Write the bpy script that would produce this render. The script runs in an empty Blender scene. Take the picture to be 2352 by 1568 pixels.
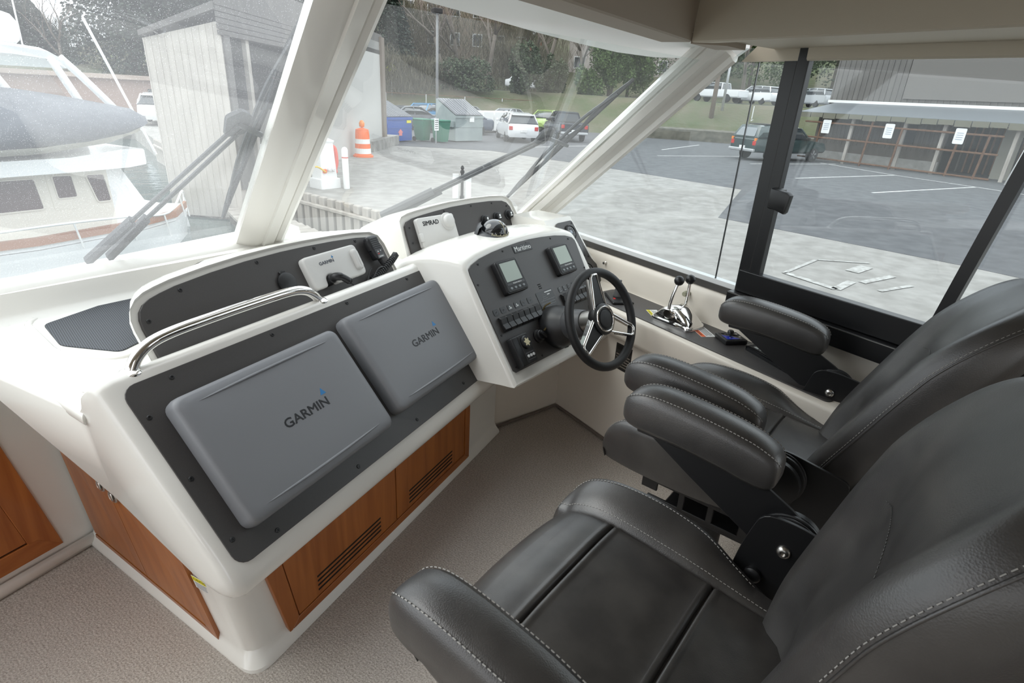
import bpy, bmesh, math, random
from mathutils import Matrix, Vector
from mathutils import noise as mnoise
random.seed(7)
sc = bpy.context.scene
COL = sc.collection
PI = math.pi
def R(d): return math.radians(d)

# ------------------------------------------------------------------ camera
cam_d = bpy.data.cameras.new('camera'); cam = bpy.data.objects.new('camera', cam_d); COL.objects.link(cam)
cam_d.sensor_width = 36.0; cam_d.lens = 1300.0 / 2352.0 * 36.0; cam_d.clip_start = 0.02; cam_d.clip_end = 600
CX = Vector((0.82602, -0.56109, 0.05356)); CY = Vector((0.18229, 0.35586, 0.91659)); CZ = Vector((-0.53335, -0.74736, 0.39623))
cam.matrix_world = Matrix(((CX.x, CY.x, CZ.x, 0), (CX.y, CY.y, CZ.y, 0), (CX.z, CY.z, CZ.z, 1.55), (0, 0, 0, 1)))
sc.camera = cam

# ------------------------------------------------------------------ overcast sky, exposure
w = bpy.data.worlds.new('overcast'); sc.world = w; w.use_nodes = True
nt = w.node_tree; nt.nodes.clear()
wo = nt.nodes.new('ShaderNodeOutputWorld'); bg = nt.nodes.new('ShaderNodeBackground')
tc = nt.nodes.new('ShaderNodeTexCoord'); nz = nt.nodes.new('ShaderNodeTexNoise'); nz.inputs['Scale'].default_value = 2.2; nz.inputs['Detail'].default_value = 5
mp = nt.nodes.new('ShaderNodeMapping'); mp.inputs['Scale'].default_value = (1, 1, 2.5)
rp = nt.nodes.new('ShaderNodeValToRGB')
rp.color_ramp.elements[0].position = 0.3; rp.color_ramp.elements[0].color = (0.80, 0.87, 0.96, 1)
rp.color_ramp.elements[1].position = 0.68; rp.color_ramp.elements[1].color = (1.0, 1.0, 1.0, 1)
nt.links.new(tc.outputs['Generated'], mp.inputs['Vector']); nt.links.new(mp.outputs['Vector'], nz.inputs['Vector'])
nt.links.new(nz.outputs['Fac'], rp.inputs['Fac']); nt.links.new(rp.outputs['Color'], bg.inputs['Color'])
bg.inputs['Strength'].default_value = 1.0
nt.links.new(bg.outputs['Background'], wo.inputs['Surface'])
sun_d = bpy.data.lights.new('sun', 'SUN'); sun = bpy.data.objects.new('sun', sun_d); COL.objects.link(sun)
sun_d.energy = 0.6; sun_d.angle = R(40); sun_d.color = (1.0, 0.97, 0.92)
sun.rotation_euler = (R(42), 0, R(-125))      # weak veiled sun from high over the port bow side
sc.view_settings.view_transform = 'Standard'; sc.view_settings.look = 'None'
sc.view_settings.exposure = 1.3; sc.view_settings.gamma = 1.0; sc.view_settings.use_curve_mapping = False

# ------------------------------------------------------------------ materials
MATS = {}
def mat(name, col, rough=0.5, metal=0.0, coat=0.0, spec=0.5, noise=None, bump=None, trans=0.0, emit=None, sheen=0):
    """noise=(scale, col2, detail, stretch) mixes a second colour; bump=(scale, strength, dist, kind)"""
    if name in MATS: return MATS[name]
    m = bpy.data.materials.new(name); m.use_nodes = True; MATS[name] = m
    nt = m.node_tree; b = nt.nodes['Principled BSDF']
    b.inputs['Base Color'].default_value = (*col, 1); b.inputs['Roughness'].default_value = rough
    b.inputs['Metallic'].default_value = metal; b.inputs['Coat Weight'].default_value = coat; b.inputs['Coat Roughness'].default_value = 0.06
    b.inputs['Specular IOR Level'].default_value = spec
    if sheen: b.inputs['Sheen Weight'].default_value = sheen
    if emit: b.inputs['Emission Color'].default_value = (*emit[0], 1); b.inputs['Emission Strength'].default_value = emit[1]
    tc = None
    def coords(scale):
        nonlocal tc
        if tc is None: tc = nt.nodes.new('ShaderNodeTexCoord')
        mp = nt.nodes.new('ShaderNodeMapping'); mp.inputs['Scale'].default_value = scale
        nt.links.new(tc.outputs['Object'], mp.inputs['Vector']); return mp
    if noise:
        sc_, c2, det, st = noise
        mp = coords(tuple(sc_ * s for s in st)); n = nt.nodes.new('ShaderNodeTexNoise'); n.inputs['Scale'].default_value = 1; n.inputs['Detail'].default_value = det
        rp = nt.nodes.new('ShaderNodeValToRGB'); rp.color_ramp.elements[0].position = 0.35; rp.color_ramp.elements[1].position = 0.68
        rp.color_ramp.elements[0].color = (*col, 1); rp.color_ramp.elements[1].color = (*c2, 1)
        nt.links.new(mp.outputs[0], n.inputs['Vector']); nt.links.new(n.outputs['Fac'], rp.inputs['Fac']); nt.links.new(rp.outputs['Color'], b.inputs['Base Color'])
    if bump:
        sc_, stg, dist, kind = bump
        mp = coords((sc_, sc_, sc_) if not isinstance(sc_, tuple) else sc_)
        if kind == 'voronoi': n = nt.nodes.new('ShaderNodeTexVoronoi'); out = n.outputs['Distance']
        elif kind == 'wave': n = nt.nodes.new('ShaderNodeTexWave'); out = n.outputs['Fac']; n.inputs['Distortion'].default_value = 1.0
        else: n = nt.nodes.new('ShaderNodeTexNoise'); n.inputs['Detail'].default_value = 4; out = n.outputs['Fac']
        n.inputs['Scale'].default_value = 1
        bp = nt.nodes.new('ShaderNodeBump'); bp.inputs['Strength'].default_value = stg; bp.inputs['Distance'].default_value = dist
        nt.links.new(mp.outputs[0], n.inputs['Vector']); nt.links.new(out, bp.inputs['Height']); nt.links.new(bp.outputs[0], b.inputs['Normal'])
    return m
def glass_mat(name, tint, rough=0.0, refl=1.0, spray_haze=0.0, ior=1.5, veil=None):
    m = bpy.data.materials.new(name); m.use_nodes = True; MATS[name] = m
    nt = m.node_tree; nt.nodes.clear(); o = nt.nodes.new('ShaderNodeOutputMaterial')
    t = nt.nodes.new('ShaderNodeBsdfTransparent'); t.inputs[0].default_value = (*tint, 1)
    g = nt.nodes.new('ShaderNodeBsdfGlossy'); g.inputs['Roughness'].default_value = rough; g.inputs['Color'].default_value = (refl, refl, refl, 1)
    f = nt.nodes.new('ShaderNodeFresnel'); f.inputs['IOR'].default_value = 1.5
    ge = nt.nodes.new('ShaderNodeNewGeometry'); im = nt.nodes.new('ShaderNodeMapRange'); im.inputs[3].default_value = ior; im.inputs[4].default_value = 1 / ior   # same reflectance from either side of the pane
    nt.links.new(ge.outputs['Backfacing'], im.inputs[0]); nt.links.new(im.outputs[0], f.inputs['IOR'])
    mx = nt.nodes.new('ShaderNodeMixShader'); nt.links.new(f.outputs[0], mx.inputs[0]); nt.links.new(t.outputs[0], mx.inputs[1]); nt.links.new(g.outputs[0], mx.inputs[2])
    last = mx
    if spray_haze:   # dried spray as fine pale speckles, plus an even veil imitating bright haze
        d = nt.nodes.new('ShaderNodeBsdfTranslucent'); d.inputs[0].default_value = (0.9, 0.92, 0.94, 1)
        tc = nt.nodes.new('ShaderNodeTexCoord'); v = nt.nodes.new('ShaderNodeTexVoronoi'); v.inputs['Scale'].default_value = 230
        n = nt.nodes.new('ShaderNodeTexNoise'); n.inputs['Scale'].default_value = 2.0
        nt.links.new(tc.outputs['Object'], v.inputs['Vector']); nt.links.new(tc.outputs['Object'], n.inputs['Vector'])
        c = nt.nodes.new('ShaderNodeMath'); c.operation = 'LESS_THAN'; c.inputs[1].default_value = 0.17
        nt.links.new(v.outputs['Distance'], c.inputs[0])
        k = nt.nodes.new('ShaderNodeMath'); k.operation = 'MULTIPLY'; nt.links.new(c.outputs[0], k.inputs[0]); nt.links.new(n.outputs['Fac'], k.inputs[1])
        k2 = nt.nodes.new('ShaderNodeMath'); k2.operation = 'MULTIPLY_ADD'; k2.inputs[1].default_value = spray_haze; k2.inputs[2].default_value = spray_haze * 0.12 if veil is None else veil
        nt.links.new(k.outputs[0], k2.inputs[0])
        m2 = nt.nodes.new('ShaderNodeMixShader'); nt.links.new(k2.outputs[0], m2.inputs[0]); nt.links.new(mx.outputs[0], m2.inputs[1]); nt.links.new(d.outputs[0], m2.inputs[2]); last = m2
    nt.links.new(last.outputs[0], o.inputs['Surface']); return m
def wood_mat(name, c1, c2, axis):
    m = bpy.data.materials.new(name); m.use_nodes = True; MATS[name] = m
    nt = m.node_tree; b = nt.nodes['Principled BSDF']; b.inputs['Roughness'].default_value = 0.38; b.inputs['Coat Weight'].default_value = 0.15
    tc = nt.nodes.new('ShaderNodeTexCoord'); mp = nt.nodes.new('ShaderNodeMapping'); mp.inputs['Scale'].default_value = axis
    n = nt.nodes.new('ShaderNodeTexNoise'); n.inputs['Scale'].default_value = 1; n.inputs['Detail'].default_value = 6; n.inputs['Distortion'].default_value = 0.6
    rp = nt.nodes.new('ShaderNodeValToRGB'); rp.color_ramp.elements[0].position = 0.3; rp.color_ramp.elements[1].position = 0.7
    rp.color_ramp.elements[0].color = (*c1, 1); rp.color_ramp.elements[1].color = (*c2, 1)
    nt.links.new(tc.outputs['Object'], mp.inputs['Vector']); nt.links.new(mp.outputs[0], n.inputs['Vector']); nt.links.new(n.outputs['Fac'], rp.inputs['Fac']); nt.links.new(rp.outputs[0], b.inputs['Base Color'])
    return m
gel = mat('gelcoat_white', (0.82, 0.80, 0.755), 0.22, coat=0.5, bump=(6, 0.03, 0.004, 'noise'))
gelin = mat('gelcoat_cream', (0.74, 0.68, 0.60), 0.4, coat=0.15)
vinyl = mat('headliner_vinyl', (0.40, 0.345, 0.28), 0.65, bump=(900, 0.15, 0.0006, 'voronoi'))
vinyl2 = mat('valance_vinyl', (0.56, 0.505, 0.41), 0.6, bump=(900, 0.15, 0.0006, 'voronoi'))
char = mat('charcoal_panel', (0.047, 0.043, 0.042), 0.42, noise=(900, (0.060, 0.056, 0.055), 2, (1, 1, 1)), bump=(1400, 0.12, 0.0004, 'noise'))
coverg = mat('cover_grey', (0.205, 0.21, 0.225), 0.45, bump=(1500, 0.12, 0.0004, 'noise'))
coverw = mat('cover_white', (0.66, 0.65, 0.63), 0.45)
blackp = mat('black_plastic', (0.012, 0.012, 0.013), 0.38)
softb = mat('black_rubber', (0.014, 0.014, 0.015), 0.55, bump=(700, 0.15, 0.0005, 'voronoi'))
powder = mat('black_powder_coat', (0.010, 0.010, 0.011), 0.42, bump=(1500, 0.06, 0.0003, 'noise'))
frameb = mat('black_anodised', (0.007, 0.007, 0.008), 0.35)
chrome = mat('chrome', (0.86, 0.85, 0.83), 0.06, metal=1.0)
steel = mat('brushed_steel', (0.62, 0.60, 0.57), 0.28, metal=1.0)
leather = mat('leather', (0.035, 0.0325, 0.0315), 0.38, spec=0.9, noise=(9, (0.064, 0.060, 0.057), 10, (1, 1, 1)), bump=(420, 0.22, 0.0007, 'voronoi'))
leatherf = mat('leather_flat', (0.032, 0.029, 0.0275), 0.40, spec=0.8, noise=(13, (0.062, 0.057, 0.053), 10, (1, 1, 1)), bump=(420, 0.18, 0.0006, 'voronoi'))
thread = mat('grey_thread', (0.36, 0.35, 0.33), 0.7)
teak = wood_mat('teak', (0.31, 0.090, 0.018), (0.46, 0.158, 0.036), (28, 28, 1.8))
teakh = wood_mat('teak_rail', (0.29, 0.082, 0.017), (0.43, 0.145, 0.033), (3, 3, 30))
teakd = mat('teak_groove', (0.03, 0.010, 0.004), 0.6)
dark = mat('dark_slot', (0.004, 0.004, 0.004), 0.8)
blue = mat('logo_blue', (0.02, 0.19, 0.46), 0.4)
ink = mat('logo_ink', (0.012, 0.013, 0.016), 0.45)
whitep = mat('white_print', (0.75, 0.76, 0.76), 0.5)
greyp = mat('grey_print', (0.10, 0.10, 0.105), 0.5)
red = mat('red', (0.55, 0.02, 0.015), 0.45)
yellow = mat('yellow', (0.75, 0.66, 0.02), 0.5)
orange = mat('orange', (0.75, 0.12, 0.02), 0.5)
screen = mat('lcd_screen', (0.27, 0.33, 0.27), 0.12, coat=0.6)
def carpet_mat():
    m = bpy.data.materials.new('carpet'); m.use_nodes = True; nt = m.node_tree; b = nt.nodes['Principled BSDF']; b.inputs['Roughness'].default_value = 0.95; b.inputs['Specular IOR Level'].default_value = 0.1
    tc = nt.nodes.new('ShaderNodeTexCoord'); mp = nt.nodes.new('ShaderNodeMapping'); mp.inputs['Rotation'].default_value = (0, 0, R(-20)); mp.inputs['Scale'].default_value = (150, 210, 60)
    n = nt.nodes.new('ShaderNodeTexNoise'); n.inputs['Scale'].default_value = 1; n.inputs['Detail'].default_value = 3
    v = nt.nodes.new('ShaderNodeTexVoronoi'); v.inputs['Scale'].default_value = 1.3
    mp2 = nt.nodes.new('ShaderNodeMapping'); mp2.inputs['Rotation'].default_value = (0, 0, R(-20)); mp2.inputs['Scale'].default_value = (1, 1, 1)
    wv = nt.nodes.new('ShaderNodeTexWave'); wv.inputs['Scale'].default_value = 34; wv.inputs['Distortion'].default_value = 6; wv.inputs['Detail'].default_value = 3; wv.inputs['Detail Scale'].default_value = 2.5
    rp = nt.nodes.new('ShaderNodeValToRGB'); rp.color_ramp.elements[0].position = 0.3; rp.color_ramp.elements[1].position = 0.72
    rp.color_ramp.elements[0].color = (0.33, 0.29, 0.255, 1); rp.color_ramp.elements[1].color = (0.60, 0.55, 0.50, 1)
    mx = nt.nodes.new('ShaderNodeMix'); mx.data_type = 'FLOAT'; mx.inputs[0].default_value = 0.10
    L = nt.links.new
    L(tc.outputs['Object'], mp.inputs['Vector']); L(mp.outputs[0], n.inputs['Vector']); L(mp.outputs[0], v.inputs['Vector'])
    L(tc.outputs['Object'], mp2.inputs['Vector']); L(mp2.outputs[0], wv.inputs['Vector'])
    L(n.outputs['Fac'], mx.inputs[2]); L(wv.outputs['Fac'], mx.inputs[3]); L(mx.outputs[0], rp.inputs['Fac']); L(rp.outputs[0], b.inputs['Base Color'])
    ad = nt.nodes.new('ShaderNodeMath'); ad.operation = 'MULTIPLY_ADD'; ad.inputs[1].default_value = 0.25; L(wv.outputs['Fac'], ad.inputs[0]); L(v.outputs['Distance'], ad.inputs[2])
    bp = nt.nodes.new('ShaderNodeBump'); bp.inputs['Strength'].default_value = 0.5; bp.inputs['Distance'].default_value = 0.004; L(ad.outputs[0], bp.inputs['Height']); L(bp.outputs[0], b.inputs['Normal'])
    return m
carpet = carpet_mat()
glass = glass_mat('window_glass', (0.90, 0.94, 0.93), spray_haze=0.30, ior=1.68)
glass_port = glass_mat('port_glass', (0.90, 0.94, 0.93), spray_haze=0.42, ior=1.68, veil=0.12)  # veil lays an even sky haze over the view through this pane
glass_side = glass_mat('side_glass', (0.88, 0.91, 0.91), spray_haze=0.06, ior=1.42)

# ------------------------------------------------------------------ geometry helpers
def frame(o, ex, ey, ez=None):
    ex = Vector(ex).normalized(); ey = Vector(ey).normalized(); ez = ex.cross(ey) if ez is None else Vector(ez)
    return Matrix(((ex.x, ey.x, ez.x, o[0]), (ex.y, ey.y, ez.y, o[1]), (ex.z, ey.z, ez.z, o[2]), (0, 0, 0, 1)))
def T(x, y, z): return Matrix.Translation((x, y, z))
def Rz(d): return Matrix.Rotation(R(d), 4, 'Z')
def Rx(d): return Matrix.Rotation(R(d), 4, 'X')
def Ry(d): return Matrix.Rotation(R(d), 4, 'Y')
I4 = Matrix.Identity(4)
THINGM = {}
def tag(o, label=None, cat=None, group=None, kind=None):
    if label: o['label'] = label
    if cat: o['category'] = cat
    if group: o['group'] = group
    if kind: o['kind'] = kind
    return o
def thing(name, label, cat, loc=(0, 0, 0), rz=0, group=None, M=None):
    o = bpy.data.objects.new(name, None); o.empty_display_size = 0.1; COL.objects.link(o)
    M = (T(*loc) @ Rz(rz)) if M is None else M
    o.matrix_world = M; o.location = M.to_translation(); o.rotation_euler = M.to_euler()
    THINGM[o.name] = M.copy()
    return tag(o, label, cat, group)
class G:
    def __init__(s): s.bm = bmesh.new()
    def _add(s, vs, fs, M=None):
        M = M or I4
        v = [s.bm.verts.new(M @ Vector(p)) for p in vs]
        for f in fs:
            try: s.bm.faces.new([v[i] for i in f])
            except ValueError: pass
        return s
    def box(s, x0, x1, y0, y1, z0, z1, M=None, r=0, seg=2):
        b = bmesh.new(); bmesh.ops.create_cube(b, size=1)
        for v in b.verts: v.co = Vector(((x0 + x1) / 2 + v.co.x * (x1 - x0), (y0 + y1) / 2 + v.co.y * (y1 - y0), (z0 + z1) / 2 + v.co.z * (z1 - z0)))
        if r: bmesh.ops.bevel(b, geom=list(b.edges), offset=r, segments=seg, profile=0.5, affect='EDGES')
        return s.merge(b, M)
    def merge(s, b, M=None):
        M = M or I4; b.verts.index_update()
        v = [s.bm.verts.new(M @ p.co) for p in b.verts]
        for f in b.faces:
            try: s.bm.faces.new([v[q.index] for q in f.verts])
            except ValueError: pass
        b.free(); return s
    def prism(s, poly, z0, z1, M=None, r=0, seg=2, both=False, sides=False):
        """poly in xy, extruded z0..z1; r bevels the z1 rim (both: also z0; sides: all edges)"""
        b = bmesh.new(); n = len(poly)
        lo = [b.verts.new((p[0], p[1], z0)) for p in poly]; hi = [b.verts.new((p[0], p[1], z1)) for p in poly]
        b.faces.new(list(reversed(lo))); b.faces.new(hi)
        for i in range(n): b.faces.new([lo[i], lo[(i + 1) % n], hi[(i + 1) % n], hi[i]])
        bmesh.ops.recalc_face_normals(b, faces=list(b.faces))
        if r:
            b.edges.ensure_lookup_table()
            if sides: ed = list(b.edges)
            else: ed = [e for e in b.edges if (all(abs(v.co.z - z1) < 1e-7 for v in e.verts)) or (both and all(abs(v.co.z - z0) < 1e-7 for v in e.verts))]
            bmesh.ops.bevel(b, geom=ed, offset=r, segments=seg, profile=0.5, affect='EDGES')
        return s.merge(b, M)
    def lathe(s, prof, M=None, seg=24, a0=0, a1=360):
        full = abs(a1 - a0 - 360) < 1e-6; n = seg if full else seg + 1
        vs = []; fs = []
        for r, z in prof:
            for i in range(n):
                a = R(a0 + (a1 - a0) * i / seg); vs.append((max(r, 1e-5) * math.cos(a), max(r, 1e-5) * math.sin(a), z))
        for j in range(len(prof) - 1):
            for i in range(seg):
                k = (i + 1) % n; fs.append((j * n + i, j * n + k, (j + 1) * n + k, (j + 1) * n + i))
        if full:
            if prof[0][0] > 1e-4: fs.append(tuple(range(n - 1, -1, -1)))
            if prof[-1][0] > 1e-4: fs.append(tuple((len(prof) - 1) * n + i for i in range(n)))
        return s._add(vs, fs, M)
    def tube(s, path, r, seg=8, closed=False, M=None, flat=1.0, up=None):
        P = [Vector(p) for p in path]; n = len(P); rings = []; rr = r if isinstance(r, (list, tuple)) else [r] * n
        t0 = (P[1] - P[0]).normalized(); a = Vector(up) if up else (Vector((0, 0, 1)) if abs(t0.z) < 0.9 else Vector((1, 0, 0)))
        nrm = (a - t0 * a.dot(t0)).normalized(); vs = []
        for i in range(n):
            if closed: t = (P[(i + 1) % n] - P[i - 1]).normalized()
            else: t = (P[min(i + 1, n - 1)] - P[max(i - 1, 0)]).normalized()
            nrm = (nrm - t * nrm.dot(t)).normalized(); bn = t.cross(nrm)
            for k in range(seg):
                an = 2 * PI * k / seg; vs.append(P[i] + nrm * math.cos(an) * rr[i] + bn * math.sin(an) * rr[i] * flat)
        fs = []
        for i in range(n if closed else n - 1):
            j = (i + 1) % n
            for k in range(seg): fs.append((i * seg + k, i * seg + (k + 1) % seg, j * seg + (k + 1) % seg, j * seg + k))
        if not closed: fs.append(tuple(range(seg - 1, -1, -1))); fs.append(tuple((n - 1) * seg + k for k in range(seg)))
        return s._add(vs, fs, M)
    def loft(s, rings, M=None, caps=True, closed=True):
        n = len(rings[0]); vs = [p for r in rings for p in r]; fs = []
        for i in range(len(rings) - 1):
            for k in range(n if closed else n - 1): fs.append((i * n + k, i * n + (k + 1) % n, (i + 1) * n + (k + 1) % n, (i + 1) * n + k))
        if caps: fs.append(tuple(range(n - 1, -1, -1))); fs.append(tuple((len(rings) - 1) * n + k for k in range(n)))
        return s._add(vs, fs, M)
    def quad(s, *p, M=None): return s._add(p, [tuple(range(len(p)))], M)
    def obj(s, name, m, parent=None, smooth=None, M=None, keep=False, mats=None):
        """verts are world coordinates; they are brought into the parent's space"""
        bm = s.bm
        if not keep: bmesh.ops.remove_doubles(bm, verts=list(bm.verts), dist=1e-6)
        bmesh.ops.recalc_face_normals(bm, faces=list(bm.faces))
        if parent is not None:
            q = parent; 
            if q.name in THINGM: inv = THINGM[q.name].inverted()
            else: inv = I4
            for v in bm.verts: v.co = inv @ v.co
            top = THINGM.get(q.name, I4)
        if smooth:
            for f in bm.faces: f.smooth = True
        me = bpy.data.meshes.new(name); bm.to_mesh(me); bm.free()
        if smooth and smooth is not True:
            me.set_sharp_from_angle(angle=R(smooth))
        me.materials.append(m if not isinstance(m, str) else MATS[m])
        o = bpy.data.objects.new(name, me); COL.objects.link(o)
        if parent is not None:
            o.parent = parent
            THINGM[o.name] = THINGM.get(parent.name, I4).copy()   # parts sit at identity inside their thing
        return o
def rrect(w, h, r, seg=4, cx=0, cy=0):
    r = min(r, w / 2 - 1e-5, h / 2 - 1e-5); out = []
    for (x, y, a) in ((w / 2 - r, h / 2 - r, 0), (-w / 2 + r, h / 2 - r, 90), (-w / 2 + r, -h / 2 + r, 180), (w / 2 - r, -h / 2 + r, 270)):
        for i in range(seg + 1):
            t = R(a + 90 * i / seg); out.append((cx + x + r * math.cos(t), cy + y + r * math.sin(t)))
    return out
def round_poly(pts, rad, seg=4):
    """round the corners of a polygon; rad is one number or one per corner"""
    n = len(pts); out = []
    for i in range(n):
        r = rad[i] if isinstance(rad, (list, tuple)) else rad
        p = Vector((*pts[i], 0)); a = Vector((*pts[i - 1], 0)) - p; b = Vector((*pts[(i + 1) % n], 0)) - p
        if r <= 0 or a.length < 1e-6 or b.length < 1e-6: out.append(tuple(pts[i])); continue
        d = min(r, a.length * 0.45, b.length * 0.45); pa = p + a.normalized() * d; pb = p + b.normalized() * d
        for k in range(seg + 1):
            t = k / seg; q = pa * (1 - t) ** 2 + p * 2 * t * (1 - t) + pb * t * t; out.append((q.x, q.y))
    return out
def offset_poly(poly, d):
    """grow (d>0) a counter-clockwise polygon"""
    n = len(poly); out = []
    for i in range(n):
        a = Vector(poly[i - 1]); p = Vector(poly[i]); b = Vector(poly[(i + 1) % n])
        e1 = (p - a); e2 = (b - p)
        e1 = e1.normalized() if e1.length > 1e-9 else e2.normalized(); e2 = e2.normalized() if e2.length > 1e-9 else e1
        n1 = Vector((e1.y, -e1.x)); n2 = Vector((e2.y, -e2.x)); m = (n1 + n2)
        m = m.normalized() if m.length > 1e-6 else n1
        out.append(tuple(p + m * d / max(0.4, m.dot(n1))))
    return out
def smooth_path(pts, n=8):
    """Catmull-Rom through the points"""
    P = [Vector(p) for p in pts]; out = []
    for i in range(len(P) - 1):
        p0 = P[max(i - 1, 0)]; p1 = P[i]; p2 = P[i + 1]; p3 = P[min(i + 2, len(P) - 1)]
        for k in range(n):
            t = k / n; out.append(0.5 * ((2 * p1) + (p2 - p0) * t + (2 * p0 - 5 * p1 + 4 * p2 - p3) * t * t + (3 * p1 - p0 - 3 * p2 + p3) * t ** 3))
    out.append(P[-1]); return out
def text(s, size, M, m, parent, name='lettering', extrude=0.0004, sx=1.0, align='CENTER', bold=0.0, shear=0.0, spacing=1.0):
    c = bpy.data.curves.new(name, 'FONT'); c.body = s; c.size = size; c.align_x = align; c.align_y = 'CENTER'; c.extrude = extrude; c.bevel_depth = bold; c.bevel_resolution = 0; c.shear = shear; c.space_character = spacing; c.resolution_u = 3
    o = bpy.data.objects.new(name, c); COL.objects.link(o); dg = bpy.context.evaluated_depsgraph_get(); dg.update()
    me = bpy.data.meshes.new_from_object(o.evaluated_get(dg)); bpy.data.objects.remove(o); bpy.data.curves.remove(c)
    g = G(); b = bmesh.new(); b.from_mesh(me); bpy.data.meshes.remove(me)
    g.merge(b, M @ Matrix.Diagonal((sx, 1, 1, 1)))
    return g.obj(name, m, parent, keep=True)
def copy_tree(o, loc=None, rz=None, label=None, group=None, parent=None):
    c = o.copy(); COL.objects.link(c)
    if parent is not None: c.parent = parent
    if loc is not None: c.location = loc
    if rz is not None: c.rotation_euler = (0, 0, R(rz))
    if label: c['label'] = label
    if group: c['group'] = group
    for ch in list(o.children): copy_tree(ch, parent=c)
    return c
def struct(o, name=None): o['kind'] = 'structure'; return o
# frames of the place: X across to the starboard wall, Y along it towards the bow
WU = Vector((math.cos(R(29.5)), math.sin(R(29.5)), 0)); WV = Vector((-math.sin(R(29.5)), math.cos(R(29.5)), 0)); K = Vector((0, 0, 1))
WM = frame((0, 0, 0), WU, WV, K)                               # port wing of the dash: u along it, v into it
BX = Vector((math.cos(R(17)), math.sin(R(17)), 0)); BY = Vector((-math.sin(R(17)), math.cos(R(17)), 0))   # boat axes
def W(u, v, z): return WM @ Vector((u, v, z))
# ================================================================== the cabin shell
g = G(); g.quad((-3.0, -2.6, 0), (1.82, -2.6, 0), (1.82, 2.12, 0), (0.6, 2.4, 0), (-3.0, 0.35, 0)); g.box(-3.0, 1.82, -2.6, 2.2, -0.06, -0.004)
fl = struct(g.obj('floor', carpet))
# starboard side: liner, moulded shelf, upper side below the windows
prof = [(1.80, 0.0), (1.80, 0.56)] + [(1.80 - 0.045 * math.sin(R(a)), 0.595 - 0.035 * math.cos(R(a)) ) for a in (0, 30, 60, 90)] + [(1.755, 0.665)] + [(1.775 - 0.02 * math.cos(R(a)), 0.68 + 0.02 * math.sin(R(a))) for a in (0, 30, 60, 90)] + \
       [(1.98, 0.70), (1.995, 0.706), (2.0, 0.72), (2.005, 0.79), (2.012, 0.815), (2.02, 0.835), (2.035, 0.845), (2.12, 0.845), (2.12, 0.0)]
def side_ring(y): return [(x, y, z) for x, z in prof]
g = G(); g.loft([side_ring(y) for y in (-2.6, 0.4, 1.2, 2.0, 2.55, 2.95)])
wall_s = struct(g.obj('wall_starboard', gelin, smooth=35))
# kick walls of the footwell
g = G()
for (a, b) in (((1.10, 2.02), (1.34, 2.05)), ((1.34, 2.05), (1.81, 2.075))):
    g.quad((*a, 0), (*b, 0), (b[0], b[1], 0.62), (a[0], a[1], 0.62)); g.quad((a[0], a[1] + .03, 0), (b[0], b[1] + .03, 0), (b[0], b[1] + .03, 0.62), (a[0], a[1] + .03, 0.62))
wf = struct(g.obj('wall_footwell', gelin))
g = G(); g.tube([(1.335, 2.035, 0.012), (1.795, 2.062, 0.012), (1.795, 1.0, 0.012), (1.795, -0.5, 0.012)], 0.008, 6)
struct(g.obj('trim_1', mat('carpet_binding', (0.16, 0.13, 0.11), 0.9)))
# unseen after end of the cabin, added to cut the light from behind: port side with windows, aft bulkhead with an open doorway
g = G(); g.box(-2.66, -2.58, -2.6, 0.5, 0, 0.90); g.box(-2.66, -2.58, -2.6, 0.5, 1.75, 2.06)
for y in (-2.6, -1.2, 0.3): g.box(-2.66, -2.58, y, y + 0.14, 0.9, 1.75)
struct(g.obj('wall_port_side_unseen', gelin))
g = G(); g.box(-2.62, -1.2, -2.66, -2.58, 0, 2.06); g.box(-0.2, 2.12, -2.66, -2.58, 0, 2.06); struct(g.obj('wall_aft_unseen', gelin))
# port bulkhead with a teak locker door
g = G(); g.prism([(-1.6, 0), (0.95, 0), (0.90, 0.55), (0.66, 0.66), (0.64, 0.83), (-1.6, 0.83)], 0, 0.04, frame(W(0, 2.0, 0), WU, K, -WV) @ T(0, 0, -0.04), 0)
wall_p = struct(g.obj('wall_port', gel))
g = G(); g.tube([W(u, 1.985, 0.015) for u in (-1.5, 0, 0.80)], 0.022, 8, flat=1.0)
struct(g.obj('baseboard_port', gel, smooth=True))
FB = frame(W(0, 2.0, 0), WU, K, -WV)                        # bulkhead face: x=u, y=z, z towards the cabin
dr = thing('door_1', None, None, M=T(*W(0.4, 2.0, 0.0))); dr['kind'] = 'structure'
def slant(x, z): return x - 0.165 * (z - 0.06)
for nm, pts, z1, m in (('door_stile', [(0.628, 0.06), (0.708, 0.06), (slant(0.708, 0.62), 0.62), (slant(0.628, 0.62), 0.62)], 0.014, teak),
                       ('door_rail', [(-0.2, 0.06), (0.708, 0.06), (0.645, 0.125), (-0.2, 0.125)], 0.0145, teakh),
                       ('door_panel', [(-0.2, 0.131), (0.617, 0.131), (slant(0.628, 0.62), 0.62), (-0.2, 0.62)], 0.012, teak),
                       ('door_groove', [(-0.2, 0.12), (0.64, 0.12), (0.56, 0.61), (-0.2, 0.61)], 0.006, teakd)):
    g = G(); g.prism(pts, 0, z1, FB, 0.002, 1); g.obj(nm, m, dr)
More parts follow.
